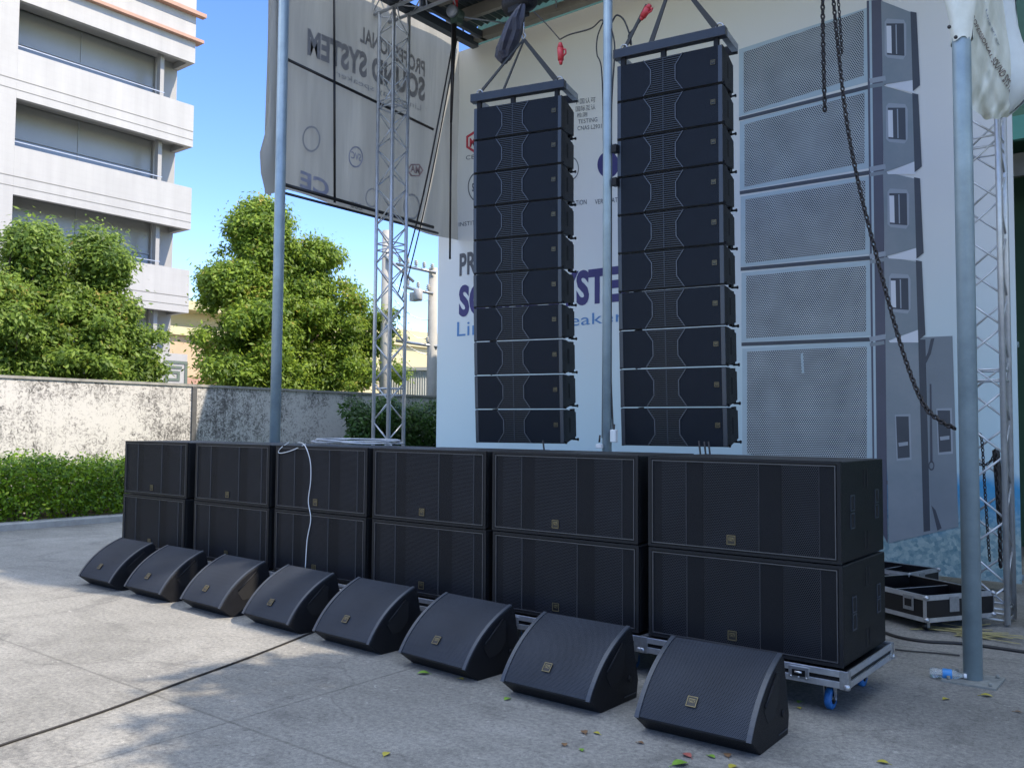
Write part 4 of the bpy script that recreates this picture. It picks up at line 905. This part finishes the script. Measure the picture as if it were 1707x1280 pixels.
strap('middle dark strap rising from the right column frame', onY(1115, -15, 1.45), fp(RF, 8.5, -.15), .045)
strap('right dark strap descending to the right end of the right frame', onY(1140, -20, 1.45), fp(RF, 8.5, .41), .05)
# hoist with chain bag over the left column
t = thing('chain_hoist', 'black electric chain hoist with black chain bag above the left column', 'hoist', onY(872, 20, 1.55))
p = onY(866, 5, 1.6); b = MB(); b.lathe([(0, -.17), (.09, -.16), (.11, -.1), (.11, .1), (.09, .16), (0, .17)], p, 16, 'x'); b.box(p.x-.08, p.y-.09, p.z-.12, p.x+.06, p.y+.09, p.z+.12); b.build('motor_housing', M['cab'], t, world=True, bevel=.008)
rows_ = [((872, 14), .045), ((868, 24), .07), ((862, 40), .095), ((856, 60), .105), ((850, 78), .105), ((845, 92), .085), ((847, 101), .045)]
b = MB(); i0 = 0; vs = []
for j, (c, r_) in enumerate(rows_):
    q = onY(c[0]-4, c[1], 1.52)
    for k in range(16):
        a = 2*math.pi*k/16; rr = r_*(1+.22*(abs(math.sin(2.5*a+.6*j*.3+1))-.5)+.10*math.sin(7*a+j)); vs.append((q.x+rr*math.cos(a), q.y+rr*math.sin(a), q.z+.03*math.cos(a)))
b.mesh(vs, [(j*16+k, j*16+(k+1) % 16, (j+1)*16+(k+1) % 16, (j+1)*16+k) for j in range(6) for k in range(16)]+[tuple(range(16)), tuple(range(96, 112))], False); b.build('chain_bag', M['bag'], t, world=True)
b = MB(); q = ap1; b.path([q+Vector((.02*math.sin(a), 0, .03*math.cos(a)+.03)) for a in np.linspace(0, 5.2, 10)], .008, 6); b.tube(p+Vector((.05, 0, -.1)), q+Vector((0, 0, .05)), .01, 6); b.build('hook', M['steel'], t, world=True)
chain('x', None, [p+Vector((.05, 0, .1)), p+Vector((.05, 0, 2.2))], .04, .006, M['chain'], None, t).name = 'lift_chain'
# round hoist at the left with red sling and long chains
t = thing('pulley_hoist', 'round grey hand hoist hanging by a red sling near the roof corner', 'hoist', onY(759, 22, 3.9))
p = onY(759, 22, 3.9); b = MB(); b.lathe([(0, -.11), (.075, -.11), (.085, -.09), (.085, -.03), (0, -.03)], p, 20, 'y'); b.build('cover_disc', M['silver'], t, world=True)
b = MB(); b.lathe([(0, -.03), (.095, -.03), (.10, 0), (.09, .1), (0, .1)], (p.x, p.y, p.z-.02), 20, 'y'); b.box(p.x-.05, p.y-.04, p.z-.16, p.x+.07, p.y+.08, p.z-.02); b.build('hoist_body', mat('green_hoist', (.06, .10, .08), .5, var=.3), t, world=True)
b = MB(); b.box(p.x-.035, p.y-.012, p.z+.07, p.x+.035, p.y+.012, 7.79); b.build('red_sling', M['red'], t, world=True)
b = MB(); b.tube(onY(757, 40, 3.9), onY(752, 205, 3.9), .038, 8, .016); b.tube(onY(752, 205, 3.9), onY(750, 432, 3.9), .014, 8); b.build('hanging_chain', M['chain'], t, world=True)
for i, (a, c) in enumerate((((757, 60), (664, 488)), ((762, 65), (670, 500)), ((752, 90), (668, 470)))):
    P0, P1 = onY(*a, 3.9), onY(*c, 3.8); b = MB(); b.path([P0.lerp(P1, u)+Vector((0, 0, -.25*math.sin(math.pi*u))) for u in np.linspace(0, 1, 14)], .010, 5)
    tag(b.build('hanging_rope', M['chain']), ['long dark rope slanting from the round hoist to the left lattice tower', 'rope slanting just right of the others from the round hoist', 'rope hanging leftmost of the slanting ropes under the round hoist'][i], 'rope')
# red connectors and control cables
def conn(lab, px0, px1, yy):
    a, c = onY(*px0, yy), onY(*px1, yy); t = thing('red_connector', lab, 'connector', a); b = MB(); d = (c-a)
    b.tube(a, a+d*.25, .016, 12, .032); b.tube(a+d*.25, a+d*.8, .032, 12, .028); b.tube(a+d*.8, c, .022, 12, .014); b.build('plug_body', M['red'], t, world=True)
    s = Vector((.05, 0, 0)); b = MB(); b.path([a+d*.3+s*.3, a+d*.38+s*1.15, a+d*.55+s*1.2, a+d*.68+s*.3], .009, 6); b.build('plug_latch', M['red'], t, world=True)
conn('red plug dangling on a cable between hoist and pipe post', (934, 72), (935, 108), 1.5); conn('red plug hanging tilted by the strap over the right column', (1084, 8), (1068, 34), 1.42)
def cable(lab, px, Ys, r=.007, m=M['cable'], name='cable', grp=None):
    b = MB(); b.path(curve_pts(px, Ys, 48), r, 6); return tag(b.build(name, m), lab, 'cable', grp)
cable('thin cable from the hoist down to the dangling red plug', [(890, 20), (912, 42), (933, 66)], [1.5]*3, .006)
cable('cable draped from the dangling red plug over to the pipe post', [(934, 66), (950, 58), (985, 48), (1002, 34), (1010, 40)], [1.5, 1.48, 1.42, 1.36, 1.34])
cable('loop of cable hanging against the left side of the pipe post', [(1006, 36), (996, 62), (995, 90), (1003, 120), (1006, 240), (1006, 450), (1004, 730)], [1.3]*7, .006)
cable('cable running down the right side of the pipe post', [(1018, 45), (1024, 70), (1024, 100), (1019, 200), (1019, 420), (1018, 600), (1022, 715)], [1.3]*7, .007)
cable('cable arching from the pipe post to the tilted red plug', [(1020, 38), (1028, 26), (1040, 34), (1050, 60), (1052, 75), (1048, 60), (1060, 45), (1068, 34)], [1.32, 1.34, 1.36, 1.38, 1.38, 1.4, 1.4, 1.42], .008)
for lab, x, y, c in (('small white socket box on the foot of the pipe post, right side', 1023, 725, (.6, .62, .62)), ('small white adapter lying left of the pipe post foot', 999, 743, (.6, .6, .6))):
    p = onY(x, y, 1.24); t = thing('socket_box', lab, 'socket', p); b = MB(); b.box(-.025, -.02, -.06 if x > 1010 else -.02, .03, .02, .045 if x > 1010 else .015); b.build('housing', mat('white_plastic', c, .4), t, bevel=.005)
    b = MB(); b.tube((0, 0, .03), (0, .01, .09), .008, 6); b.build('lead', M['cable'], t)
for i, (x, lab) in enumerate(((1024, 'upper'), (1022, 'lower'))):
    p = onY(1020, (250, 305)[i], 1.3); b = MB(); b.box(p.x+.01, p.y-.03, p.z-.035, p.x+.06, p.y+.03, p.z+.035); tag(b.build('pipe_clamp', M['cab'], bevel=.004), f'{lab} small black clamp on the right of the pipe post', 'clamp')

# ------------------------------------------------------------------ subwoofers
SW, SD = 1.24, .83
def make_sub(h):
    t = thing('subwoofer', 'x', 'subwoofer'); b = MB(); b.box(0, .02, .006, SW, SD, h-.006); b.build('cabinet', M['cab_sub'], t, bevel=.008)
    b = MB(); f = .022
    b.box(0, 0, .004, SW, .0198, f); b.box(0, 0, h-f, SW, .0198, h-.004); b.box(0, 0, f, f, .0198, h-f); b.box(SW-f, 0, f, SW, .0198, h-f); b.build('front_frame', M['cab_sub'], t)
    b = MB(); e = .006; g0, g1, za, zb = f+.006, SW-f-.006, f+.006, h-f-.006
    b.box(g0, -.002, za, g1, .012, za+e); b.box(g0, -.002, zb-e, g1, .012, zb); b.box(g0, -.002, za+e, g0+e, .012, zb-e); b.box(g1-e, -.002, za+e, g1, .012, zb-e); b.build('grille_rim', M['edge'], t)
    cuts = [0, .055, .205, .305, .615, .735, .925, 1.]; x0, x1 = g0+e, g1-e; xs_ = [x0+(x1-x0)*c for c in cuts]; z0, z1 = za+e, zb-e
    gb = MB(); prof = []
    for i in range(7):
        a, c = xs_[i], xs_[i+1]
        prof += [(a, .006, 0), (c, .006, 2)] if i % 2 == 0 else [(a+.003, .0005, 1), (c-.003, .0005, 2)]
    for (xa, ya, k_), (xb, yb_, _) in zip(prof[:-1], prof[1:]):
        gb.mi = k_; P = [(xa, ya, z0), (xb, yb_, z0), (xb, yb_, z1), (xa, ya, z1)]; gb.face(P, [(q[0], q[2]) for q in P])
    gb.build('grille', [M['grille_fine'], M['grille'], M['edge_dim']], t, auto=True)
    badge(t, g0+(g1-g0)*.465, z0+.055, -.001, .056)
    def pocket(y, z, wy, wz):
        b = MB(); X = SW+.0005; e = .007; b.box(X, y-wy-e, z-wz-e, X+.005, y+wy+e, z-wz); b.box(X, y-wy-e, z+wz, X+.005, y+wy+e, z+wz+e); b.box(X, y-wy-e, z-wz, X+.005, y-wy, z+wz); b.box(X, y+wy, z-wz, X+.005, y+wy+e, z+wz)
        h_ = b.build('handle', M['trim'], t); b = MB(); b.box(SW-.001, y-wy, z-wz, X+.0015, y+wy, z+wz); b.build('handle_pocket', M['hole'], h_)
    pocket(.20, h*.575, .03, .040); pocket(.20, h*.40, .03, .040); pocket(.68, h*.60, .028, .036); pocket(.68, h*.44, .028, .036)
    for z in (.17, .80):
        b = MB()
        for dy in (-.035, .03): b.box(SW-.001, .47+dy-.009, h*z-.055, SW+.0022, .47+dy+.009, h*z+.055)
        b.build('side_slot', M['hole'], t)
    return t
HU, HL = .590, .575
up0, lo0 = make_sub(HU), make_sub(HL)
colx = [-7.936, -6.511, -5.190, -3.868, -2.566, -1.247]
names6 = ['far left', 'second from the left', 'third from the left', 'fourth from the left', 'fifth from the left', 'rightmost']
def make_dolly():
    t = thing('castor_case_base', 'x', 'trolley'); a, c, d, e = -.035, SW+.035, -.035, SD+.035; z0, z1 = .175, .272
    b = MB(); b.box(a+.012, d+.012, z0+.004, c-.012, e-.012, z1-.012); b.build('plywood_tray', M['lam'], t)
    b = MB()
    for (za, zb) in ((z0, z0+.036), (z1-.036, z1)):
        b.box(a, d, za, c, d+.012, zb); b.box(a, e-.012, za, c, e, zb); b.box(a, d+.012, za, a+.012, e-.012, zb); b.box(c-.012, d+.012, za, c, e-.012, zb)
    b.build('aluminium_edging', M['alu'], t, bevel=.002)
    for x in (a, c):
        for y in (d, e):
            b = MB(); sx = 1 if x == a else -1; sy = 1 if y == d else -1
            b.box(x-sx*.004, y-sy*.004, z0-.003, x+sx*.045, y+sy*.010, z1+.002); b.box(x-sx*.004, y+sy*.0102, z0-.003, x+sx*.010, y+sy*.045, z1+.002)
            b.lathe([(0, -.02), (.017, -.014), (.021, 0), (.017, .014), (0, .02)], (x+sx*.006, y+sy*.006, z0+.012), 10); b.build('ball_corner', M['steel'], t, bevel=.002)
    for x in (.22, SW-.24):
        b = MB(); b.box(x-.06, d-.006, z0+.02, x+.06, d-.0005, z1-.012); l_ = b.build('latch', M['steel'], t, bevel=.002)
        b = MB(); b.box(x-.038, d-.010, z0+.032, x+.038, d-.0063, z1-.03); b.build('latch_dish', M['lam'], l_); b = MB()
        for k in (-1, 0, 1): b.lathe([(0, 0), (.006, 0), (.004, -.005), (0, -.005)], (x+k*.045, d-.0062, z0+.026), 8, 'y')
        b.tube((x-.02, d-.014, z0+.055), (x+.02, d-.014, z0+.055), .006, 8); b.build('latch_turn', M['alu'], l_)
    for x in (.12, SW-.12):
        for y in (.12, SD-.12):
            w0 = MB(); n_ = 26
            w0.lathe([(.030, -.018), (.056, -.02), (.0625, -.012), (.0625, .012), (.056, .02), (.030, .018)], (x, y+.02, .063), n_, 'x'); w = w0.build('castor_wheel', M['blue_rubber'], t)
            b = MB(); b.lathe([(0, -.022), (.03, -.022), (.03, .022), (0, .022)], (x, y+.02, .063), 18, 'x'); b.build('hub', M['lam'], w)
            b = MB(); b.box(x-.05, y-.045, z0-.012, x+.05, y+.055, z0+.003)
            for s in (-1, 1): b.prism([(y-.02, z0-.01), (y+.045, z0-.01), (y+.032, .055), (y+.010, .055)], 'x', x+s*.027, x+s*.032)
            b.tube((x-.036, y+.02, .063), (x+.036, y+.02, .063), .007, 8); b.build('castor_fork', M['steel'], w)
    return t
dol = make_dolly()
jit = [(.02, .004), (0, -.006), (.012, .003), (.004, .0), (-.008, .004), (0, 0)]
for i in range(6):
    u = up0 if i == 0 else copy_tree(up0); l = lo0 if i == 0 else copy_tree(lo0); d = dol if i == 0 else copy_tree(dol)
    u.location = (colx[i], jit[i][0]*.4, .277+HL); u.rotation_euler.z = R_([.5, -.4, .3, -.3, .35, 0][i]); l.location = (colx[i]+jit[i][1]+.006, -.004, .277); d.location = (colx[i]+.004, 0, 0)
    u['label'] = f'black double subwoofer, upper one of the {names6[i]} stack'; l['label'] = f'black double subwoofer, lower one of the {names6[i]} stack'
    d['label'] = f'aluminium edged case base on blue castors under the {names6[i]} stack'; u['group'] = l['group'] = 'stacked subwoofers'; d['group'] = 'case bases under the subwoofers'
# white cable on the stacks
cable('white cable falling over the front of the third subwoofer stack', [(497, 737), (508, 742), (517, 768), (518, 800), (514, 835), (518, 865), (512, 900), (509, 946)], [.25, -.01, -.012, -.012, -.012, -.012, -.02, -.03], .004, M['wcable'], 'white_cable')
cable('white cable loop lying at the left corner of the third stack', [(510, 740), (488, 750), (470, 755), (464, 753), (470, 745), (482, 737)], [.05, -.012, -.012, -.012, -.01, .2], .0035, M['wcable'], 'white_cable')
b = MB(); c_ = Vector((-4.55, .42, 1.452)); pts = []
for k in range(160):
    a = k*.21; r1, r2 = .48+.06*math.sin(k*.7), .20+.04*math.sin(k*.37); pts.append(c_+Vector((r1*math.cos(a)+.04*math.sin(k), r2*math.sin(a), .012+.035*abs(math.sin(k*.113)))))
b.path(pts, .007, 5); tag(b.build('cable_coil', mat('grey_cable', (.35, .37, .4), .5)), 'loose coil of grey cable on top of the third subwoofer stack', 'cable')
for i, (x, y) in enumerate(((905, 742), (1165, 743), (1174, 744), (1181, 744))):
    a = onY(x, y-8, 1.45); b = MB(); b.path([a, a+Vector((.005, .02, -.12)), a+Vector((-.01, .03, -.6))], .008, 6)
    tag(b.build('speaker_cable', M['cable']), ['cable dropping from the bottom of the left hanging column', 'leftmost of three cables under the right hanging column', 'middle of three cables under the right hanging column', 'right one of three cables under the right hanging column'][i], 'cable')

# ------------------------------------------------------------------ stage monitors (wedges)
WW = .645
def make_wedge():
    t = thing('stage_monitor', 'x', 'stage monitor')
    # profile in (y, z): y 0 at the front lip, depth towards +y
    N = 14; arc = []
    P0, P1, P2 = Vector((0, .086)), Vector((.135, .325)), Vector((.43, .428))
    for k in range(N+1):
        u = k/N; arc.append(P0*(1-u)**2+P1*2*u*(1-u)+P2*u*u)
    prof = [(.115, .0)]+[(a[0], a[1]) for a in arc]+[(.455, .405), (.525, .10), (.505, .0)]
    b = MB(); b.prism(prof, 'x', 0, WW); b.build('cabinet', M['cab'], t, bevel=.006)
    b = MB(); s = 0; e = .028; n0 = 0
    for k in range(N):
        a, c = arc[k], arc[k+1]; d = (c-a).normalized(); nr = Vector((-d.y, d.x))*.006; L_ = (c-a).length
        if k == 0: a = a+d*.008
        p = [(e, a[0]+nr[0], a[1]+nr[1]), (WW-e, a[0]+nr[0], a[1]+nr[1]), (WW-e, c[0]+nr[0], c[1]+nr[1]), (e, c[0]+nr[0], c[1]+nr[1])]
        b.face(p, [(e, s), (WW-e, s), (WW-e, s+L_), (e, s+L_)], True); s += L_
    b.build('grille', M['grille_w'], t, auto=True)
    for x0, x1 in ((0, e-.002), (WW-e+.002, WW)):
        b = MB()
        for k in range(N):
            a, c = arc[k], arc[k+1]; d = (c-a).normalized(); nr = Vector((-d.y, d.x)); q = [a+nr*.001, a+nr*.011, c+nr*.011, c+nr*.001]
            b.mesh([(x0, *v_) for v_ in q]+[(x1, *v_) for v_ in q], [(0, 1, 2, 3), (7, 6, 5, 4), (1, 5, 6, 2), (0, 4, 5, 1), (3, 2, 6, 7)])
        b.build('side_trim', M['trim'], t, auto=True)
    for s_, X in ((-1, -.0008), (1, WW+.0008)):
        b = MB(); hp = [(.16, .20), (.335, .345), (.365, .34), (.365, .21), (.31, .14), (.21, .13)]; b.prism([(y, z) for y, z in hp], 'x', X, X+s_*.0015); hc = b.build('handle_recess', M['hole'], t)
        b = MB(); b.tube((X+s_*.004, .17, .22), (X+s_*.004, .335, .355), .006, 8); b.build('handle_bar', M['cab'], hc)
        b = MB(); b.lathe([(0, 0), (.02, 0), (.02, s_*.004), (0, s_*.004)], (X+s_*.001, .42, .13), 12, 'x'); b.lathe([(0, s_*.0045), (.008, s_*.0045)], (X+s_*.001, .42, .13), 12, 'x'); b.build('pole_socket', M['cab'], t)
        b = MB(); b.box(X, .36, .03, X+s_*.003, .49, .036); b.build('foot_line', M['trim'], t)
    # badge lying on the lower part of the curved grille
    k = 3; a, c = arc[k], arc[k+1]; mid = (a+c)/2; d = (c-a).normalized(); ang = math.atan2(d.y, d.x)
    bo = badge(t, 0, 0, 0, .056); bo.location = (WW*.46, mid.x-math.sin(ang)*.010, mid.y+math.cos(ang)*.008+.004); bo.rotation_euler = (ang-math.pi/2, 0, 0)
    return t
M['grille_w'] = perf('monitor_grille', (.040, .046, .060), (.006, .008, .011), .0085, .34, .5, 0, .25)
wd = make_wedge()
wr = [-6.72, -5.83, -4.873, -3.945, -3.015, -2.071, -1.11, -.146]; wy = [-.752, -.745, -.761, -.775, -.797, -.851, -.894, -.934]; rz_ = [-.6, -.6, -2.3, -3, -2.3, -4.3, -.6, 1.3]
wl = ['leftmost black wedge monitor in front of the far left stack', 'second wedge monitor from the left, its side catching sunlight', 'third wedge monitor from the left, brightest sunlit grille and side', 'fourth wedge monitor from the left, just right of the sunlit ones', 'fifth wedge monitor from the left, at the end of the black ground cable', 'sixth wedge monitor from the left, in front of the fourth stack', 'seventh wedge monitor, second from the right end of the row', 'nearest wedge monitor, rightmost of the row before the last stack']
for i in range(8):
    o = wd if i == 0 else copy_tree(wd); a = R_(rz_[i]); o.rotation_euler.z = a; o.location = (wr[i]-WW*math.cos(a), wy[i]-.0-WW*math.sin(a), 0)
    o['label'] = wl[i]; o['group'] = 'wedge monitors in front of the subwoofers'

# ------------------------------------------------------------------ open flight case trays on the right
def case(lab, loc, rz, w_, d_, z0=.0):
    t = thing('flight_case_tray', lab, 'flight case', loc, rz, 'open flight case trays by the tower'); h = .20; b = MB(); k = .012
    b.box(0, 0, .0, w_, d_, .012); b.box(0, 0, .012, w_, k, h); b.box(0, d_-k, .012, w_, d_, h); b.box(0, k, .012, k, d_-k, h); b.box(w_-k, k, .012, w_, d_-k, h); b.box(w_*.5-.006, k, .012, w_*.5+.006, d_-k, h*.9)
    b.build('tray_panel', M['lam'], t); b = MB(); e = .035
    for za in (-.003, h-e+.006):
        b.box(-.003, -.004, za, w_+.003, -.0005, za+e); b.box(-.003, d_+.0005, za, w_+.003, d_+.004, za+e); b.box(-.004, 0, za, -.0005, d_, za+e); b.box(w_+.0005, 0, za, w_+.004, d_, za+e)
    b.box(0, 0, h+.0065, w_, .018, h+.009); b.box(0, d_-.018, h+.0065, w_, d_, h+.009); b.box(0, .018, h+.0065, .018, d_-.018, h+.009); b.box(w_-.018, .018, h+.0065, w_, d_-.018, h+.009); b.box(w_*.5-.008, .018, h*.9+.001, w_*.5+.008, d_-.018, h*.9+.004)
    for x in (0, w_):
        for y in (0, d_): s = -1 if x == 0 else 1; q = -1 if y == 0 else 1; b.box(x+s*.0045-.0, y+q*.0045, .0, x-s*.03, y+q*.002, h+.004)
    b.build('aluminium_edging', M['alu'], t)
    for x in (0, w_):
        for y in (0, d_):
            b = MB(); b.lathe([(0, -.022), (.022, -.014), (.026, 0), (.022, .014), (0, .022)], (x, y, .02), 10); b.lathe([(0, -.022), (.022, -.014), (.026, 0), (.022, .014), (0, .022)], (x, y, h-.005), 10); b.build('ball_corner', M['steel'], t)
    for x in (w_*.25, w_*.8):
        b = MB(); b.box(x-.055, -.010, h*.35, x+.055, -.0045, h*.95); l_ = b.build('latch', M['steel'], t, bevel=.002); b = MB(); b.box(x-.035, -.014, h*.5, x+.035, -.0102, h*.8); b.build('latch_dish', M['lam'], l_)
    for y in (d_*.4,): b = MB(); b.box(w_+.0045, y-.05, h*.35, w_+.010, y+.05, h*.95); b.build('latch', M['steel'], t)
    return t
fx, fy = onZ(1548, 1050).x, onZ(1548, 1050).y
t = case('open black flight case tray with silver edges beside the rear of the last stack', (-.94, 3.03, .085), R_(-31), .90, .72)
for x, y in ((.08, .08), (.82, .08), (.08, .64), (.82, .64)):
    b = MB(); b.lathe([(0, -.014), (.034, -.014), (.034, .014), (0, .014)], (x, y, -.05), 16, 'x'); w_ = b.build('castor_wheel', M['lam'], t); b = MB(); b.box(x-.03, y-.03, -.012, x+.03, y+.03, -.004); b.box(x-.024, y-.014, -.06, x-.018, y+.014, -.012); b.box(x+.018, y-.014, -.06, x+.024, y+.014, -.012); b.build('castor_fork', M['steel'], w_)
case('smaller open case tray standing behind the nearer tray by the banner', (-1.35, 4.10, .05), R_(-14), .74, .55)
case('case tray at the right picture edge past the lattice tower', (.44, 3.30, .02), R_(-8), .9, .7)
t = thing('straw_bundle', 'yellowish scraps of straw and cardboard on the ground by the tray', 'litter', (.12, 2.75, 0)); b = MB()
for k in range(26):
    x, y, a = rng.normal()*.12, rng.normal()*.09, rng.normal()*.5+.3; l_ = .06+.16*rng.random(); b.box(0, 0, 0, .001, .001, .001) if False else None
    c, s = math.cos(a)*l_, math.sin(a)*l_; z = .006+rng.random()*.02; b.mesh([(x-c, y-s, z), (x+c, y+s, z+.004), (x+c-.012, y+s+.02, z+.004), (x-c-.012, y-s+.02, z), (x-c, y-s, z+.003), (x+c, y+s, z+.007), (x+c-.012, y+s+.02, z+.007), (x-c-.012, y-s+.02, z+.003)], [(0, 1, 2, 3), (4, 5, 6, 7), (0, 1, 5, 4), (2, 3, 7, 6)])
b.build('straw_strips', mat('straw', (.42, .36, .16), .8, var=.4, vscale=20), t)

# ------------------------------------------------------------------ ground cables, bottle, leaves
def gcable(lab, px, r=.011, n=60, z=.011):
    P = [onZ(x, y, z) for x, y in px]; out = []
    for i in range(len(P)-1):
        p0, p1, p2, p3 = P[max(i-1, 0)], P[i], P[i+1], P[min(i+2, len(P)-1)]
        for k in range(n//(len(P)-1)):
            u = k/(n//(len(P)-1)); out.append(.5*((2*p1)+(p2-p0)*u+(2*p0-5*p1+4*p2-p3)*u*u+(3*p1-p0-3*p2+p3)*u**3))
    b = MB(); b.path(out+[P[-1]], r, 8); return tag(b.build('ground_cable', M['cable']), lab, 'cable')
gcable('long black cable crossing the concrete towards the fifth wedge monitor', [(-120, 1287), (0, 1242), (110, 1206), (200, 1175), (300, 1137), (400, 1101), (470, 1074), (524, 1052)], .007, z=.007)
gcable('dark cable on the ground behind the thick right post', [(1470, 1052), (1500, 1062), (1545, 1069), (1600, 1072), (1650, 1078), (1720, 1088)], .013)
gcable('thin pale wire on the ground behind the last case base', [(1492, 1082), (1520, 1085), (1560, 1088), (1600, 1092)], .006)
t = thing('water_bottle', 'clear plastic water bottle with blue label lying by the post foot', 'bottle', onZ(1550, 1120, .034))
PB = mat('clear_plastic', (.85, .92, .95), .08, trans=.85, spec=.5); t.rotation_euler.z = math.atan2(*(lambda d: (d.y, d.x))(onZ(1598, 1121, .034)-onZ(1550, 1116, .034)))
b = MB(); b.lathe([(0, 0), (.026, 0), (.033, .008), (.033, .04), (.031, .045), (.033, .05), (.033, .13), (.031, .15), (.014, .185), (.014, .20)], (0, 0, 0), 22, 'x'); b.build('bottle_body', PB, t)
b = MB(); b.lathe([(.0338, .075), (.0338, .13)], (0, 0, 0), 22, 'x'); b.build('bottle_label', mat('blue_label', (.03, .22, .55), .4), t)
b = MB(); b.lathe([(.0155, .20), (.0155, .216), (0, .216)], (0, 0, 0), 16, 'x'); b.build('bottle_cap', mat('white_cap', (.7, .72, .75), .4), t)
LM = {'yellow': mat('yellow_leaf', (.42, .36, .04), .6, var=.3, vscale=40), 'green': mat('green_leaf', (.16, .30, .03), .6, var=.3, vscale=40), 'brown': mat('brown_leaf', (.20, .11, .05), .8, var=.4, vscale=40), 'red': mat('reddish_leaf', (.34, .09, .07), .7, var=.3, vscale=40)}
def leafobj(px, col, s, lab):
    s *= .82
    p = onZ(*px, .004); a = rng.random()*6.3; b = MB(); n_ = 7; top, bot = [], []
    for k in range(n_+1):
        u = k/n_; w_ = .38*math.sin(math.pi*min(1, u*1.02))**.8*(1-.25*u); z = .10*math.sin(math.pi*u)+.02; top.append((u, w_/1, z+.10*w_)); bot.append((u, -w_/1, z+.14*w_))
    mid = [(k/n_, 0, .10*math.sin(math.pi*k/n_)) for k in range(n_+1)]
    V = [Vector(q)*s for q in top+mid+bot]; V = [Vector((v.x*math.cos(a)-v.y*math.sin(a)+p.x, v.x*math.sin(a)+v.y*math.cos(a)+p.y, v.z+.004)) for v in V]; m_ = n_+1
    b.mesh(V, [(k, k+1, m_+k+1, m_+k) for k in range(n_)]+[(m_+k, m_+k+1, 2*m_+k+1, 2*m_+k) for k in range(n_)], True)
    b.tube(V[m_], V[m_]+(V[m_]-V[m_+2])*.8, .0015, 5); tag(b.build('fallen_leaf', LM[col]), lab, 'leaf', 'fallen leaves on the concrete')
for px, col, s, lab in [((716, 1122), 'green', .10, 'curled green fallen leaf in front of the sixth wedge monitor'), ((764, 1130), 'yellow', .06, 'small dull yellow leaf below the sixth wedge monitor'), ((850, 1163), 'green', .07, 'thin green leaf left of the seventh wedge monitor'),
    ((640, 1260), 'yellow', .07, 'single yellow leaf near the lower picture edge, left of centre'), ((940, 1238), 'brown', .06, 'dry brown leaf on pale speckled concrete'), ((968, 1247), 'green', .05, 'tiny green leaf right of the dry brown leaf'), ((976, 1223), 'brown', .07, 'larger brown and yellow leaf left of the nearest wedge'),
    ((1000, 1223), 'yellow', .05, 'small yellow leaf at the left front of the nearest wedge'), ((1062, 1236), 'brown', .05, 'orange brown leaf below the left corner of the nearest wedge'), ((1152, 1262), 'red', .075, 'reddish leaf in front of the nearest wedge'), ((1120, 1275), 'green', .11, 'big bright green leaf at the bottom picture edge'),
    ((1180, 1258), 'green', .06, 'pale green leaf just right of the reddish leaf'), ((1214, 1262), 'brown', .07, 'twisted brown leaf below the nearest wedge front'), ((1336, 1168), 'green', .065, 'green yellow leaf by the front castor'), ((1330, 1178), 'yellow', .05, 'pale leaf beside the green yellow leaf by the castor'),
    ((1482, 1272), 'yellow', .07, 'yellow green leaf near the lower right'), ((1634, 1158), 'yellow', .085, 'large yellow leaf in front of the post plate'), ((1581, 1164), 'yellow', .06, 'pale small leaf left of the large yellow leaf'), ((1470, 1110), 'brown', .04, 'tiny brown leaf right of the case base'), ((1216, 1280), 'yellow', .07, 'yellow leaf at the very bottom under the nearest wedge'), ((1690, 1185), 'brown', .05, 'brown leaf near the right edge on bare concrete')]:
    leafobj(px, col, s, lab)
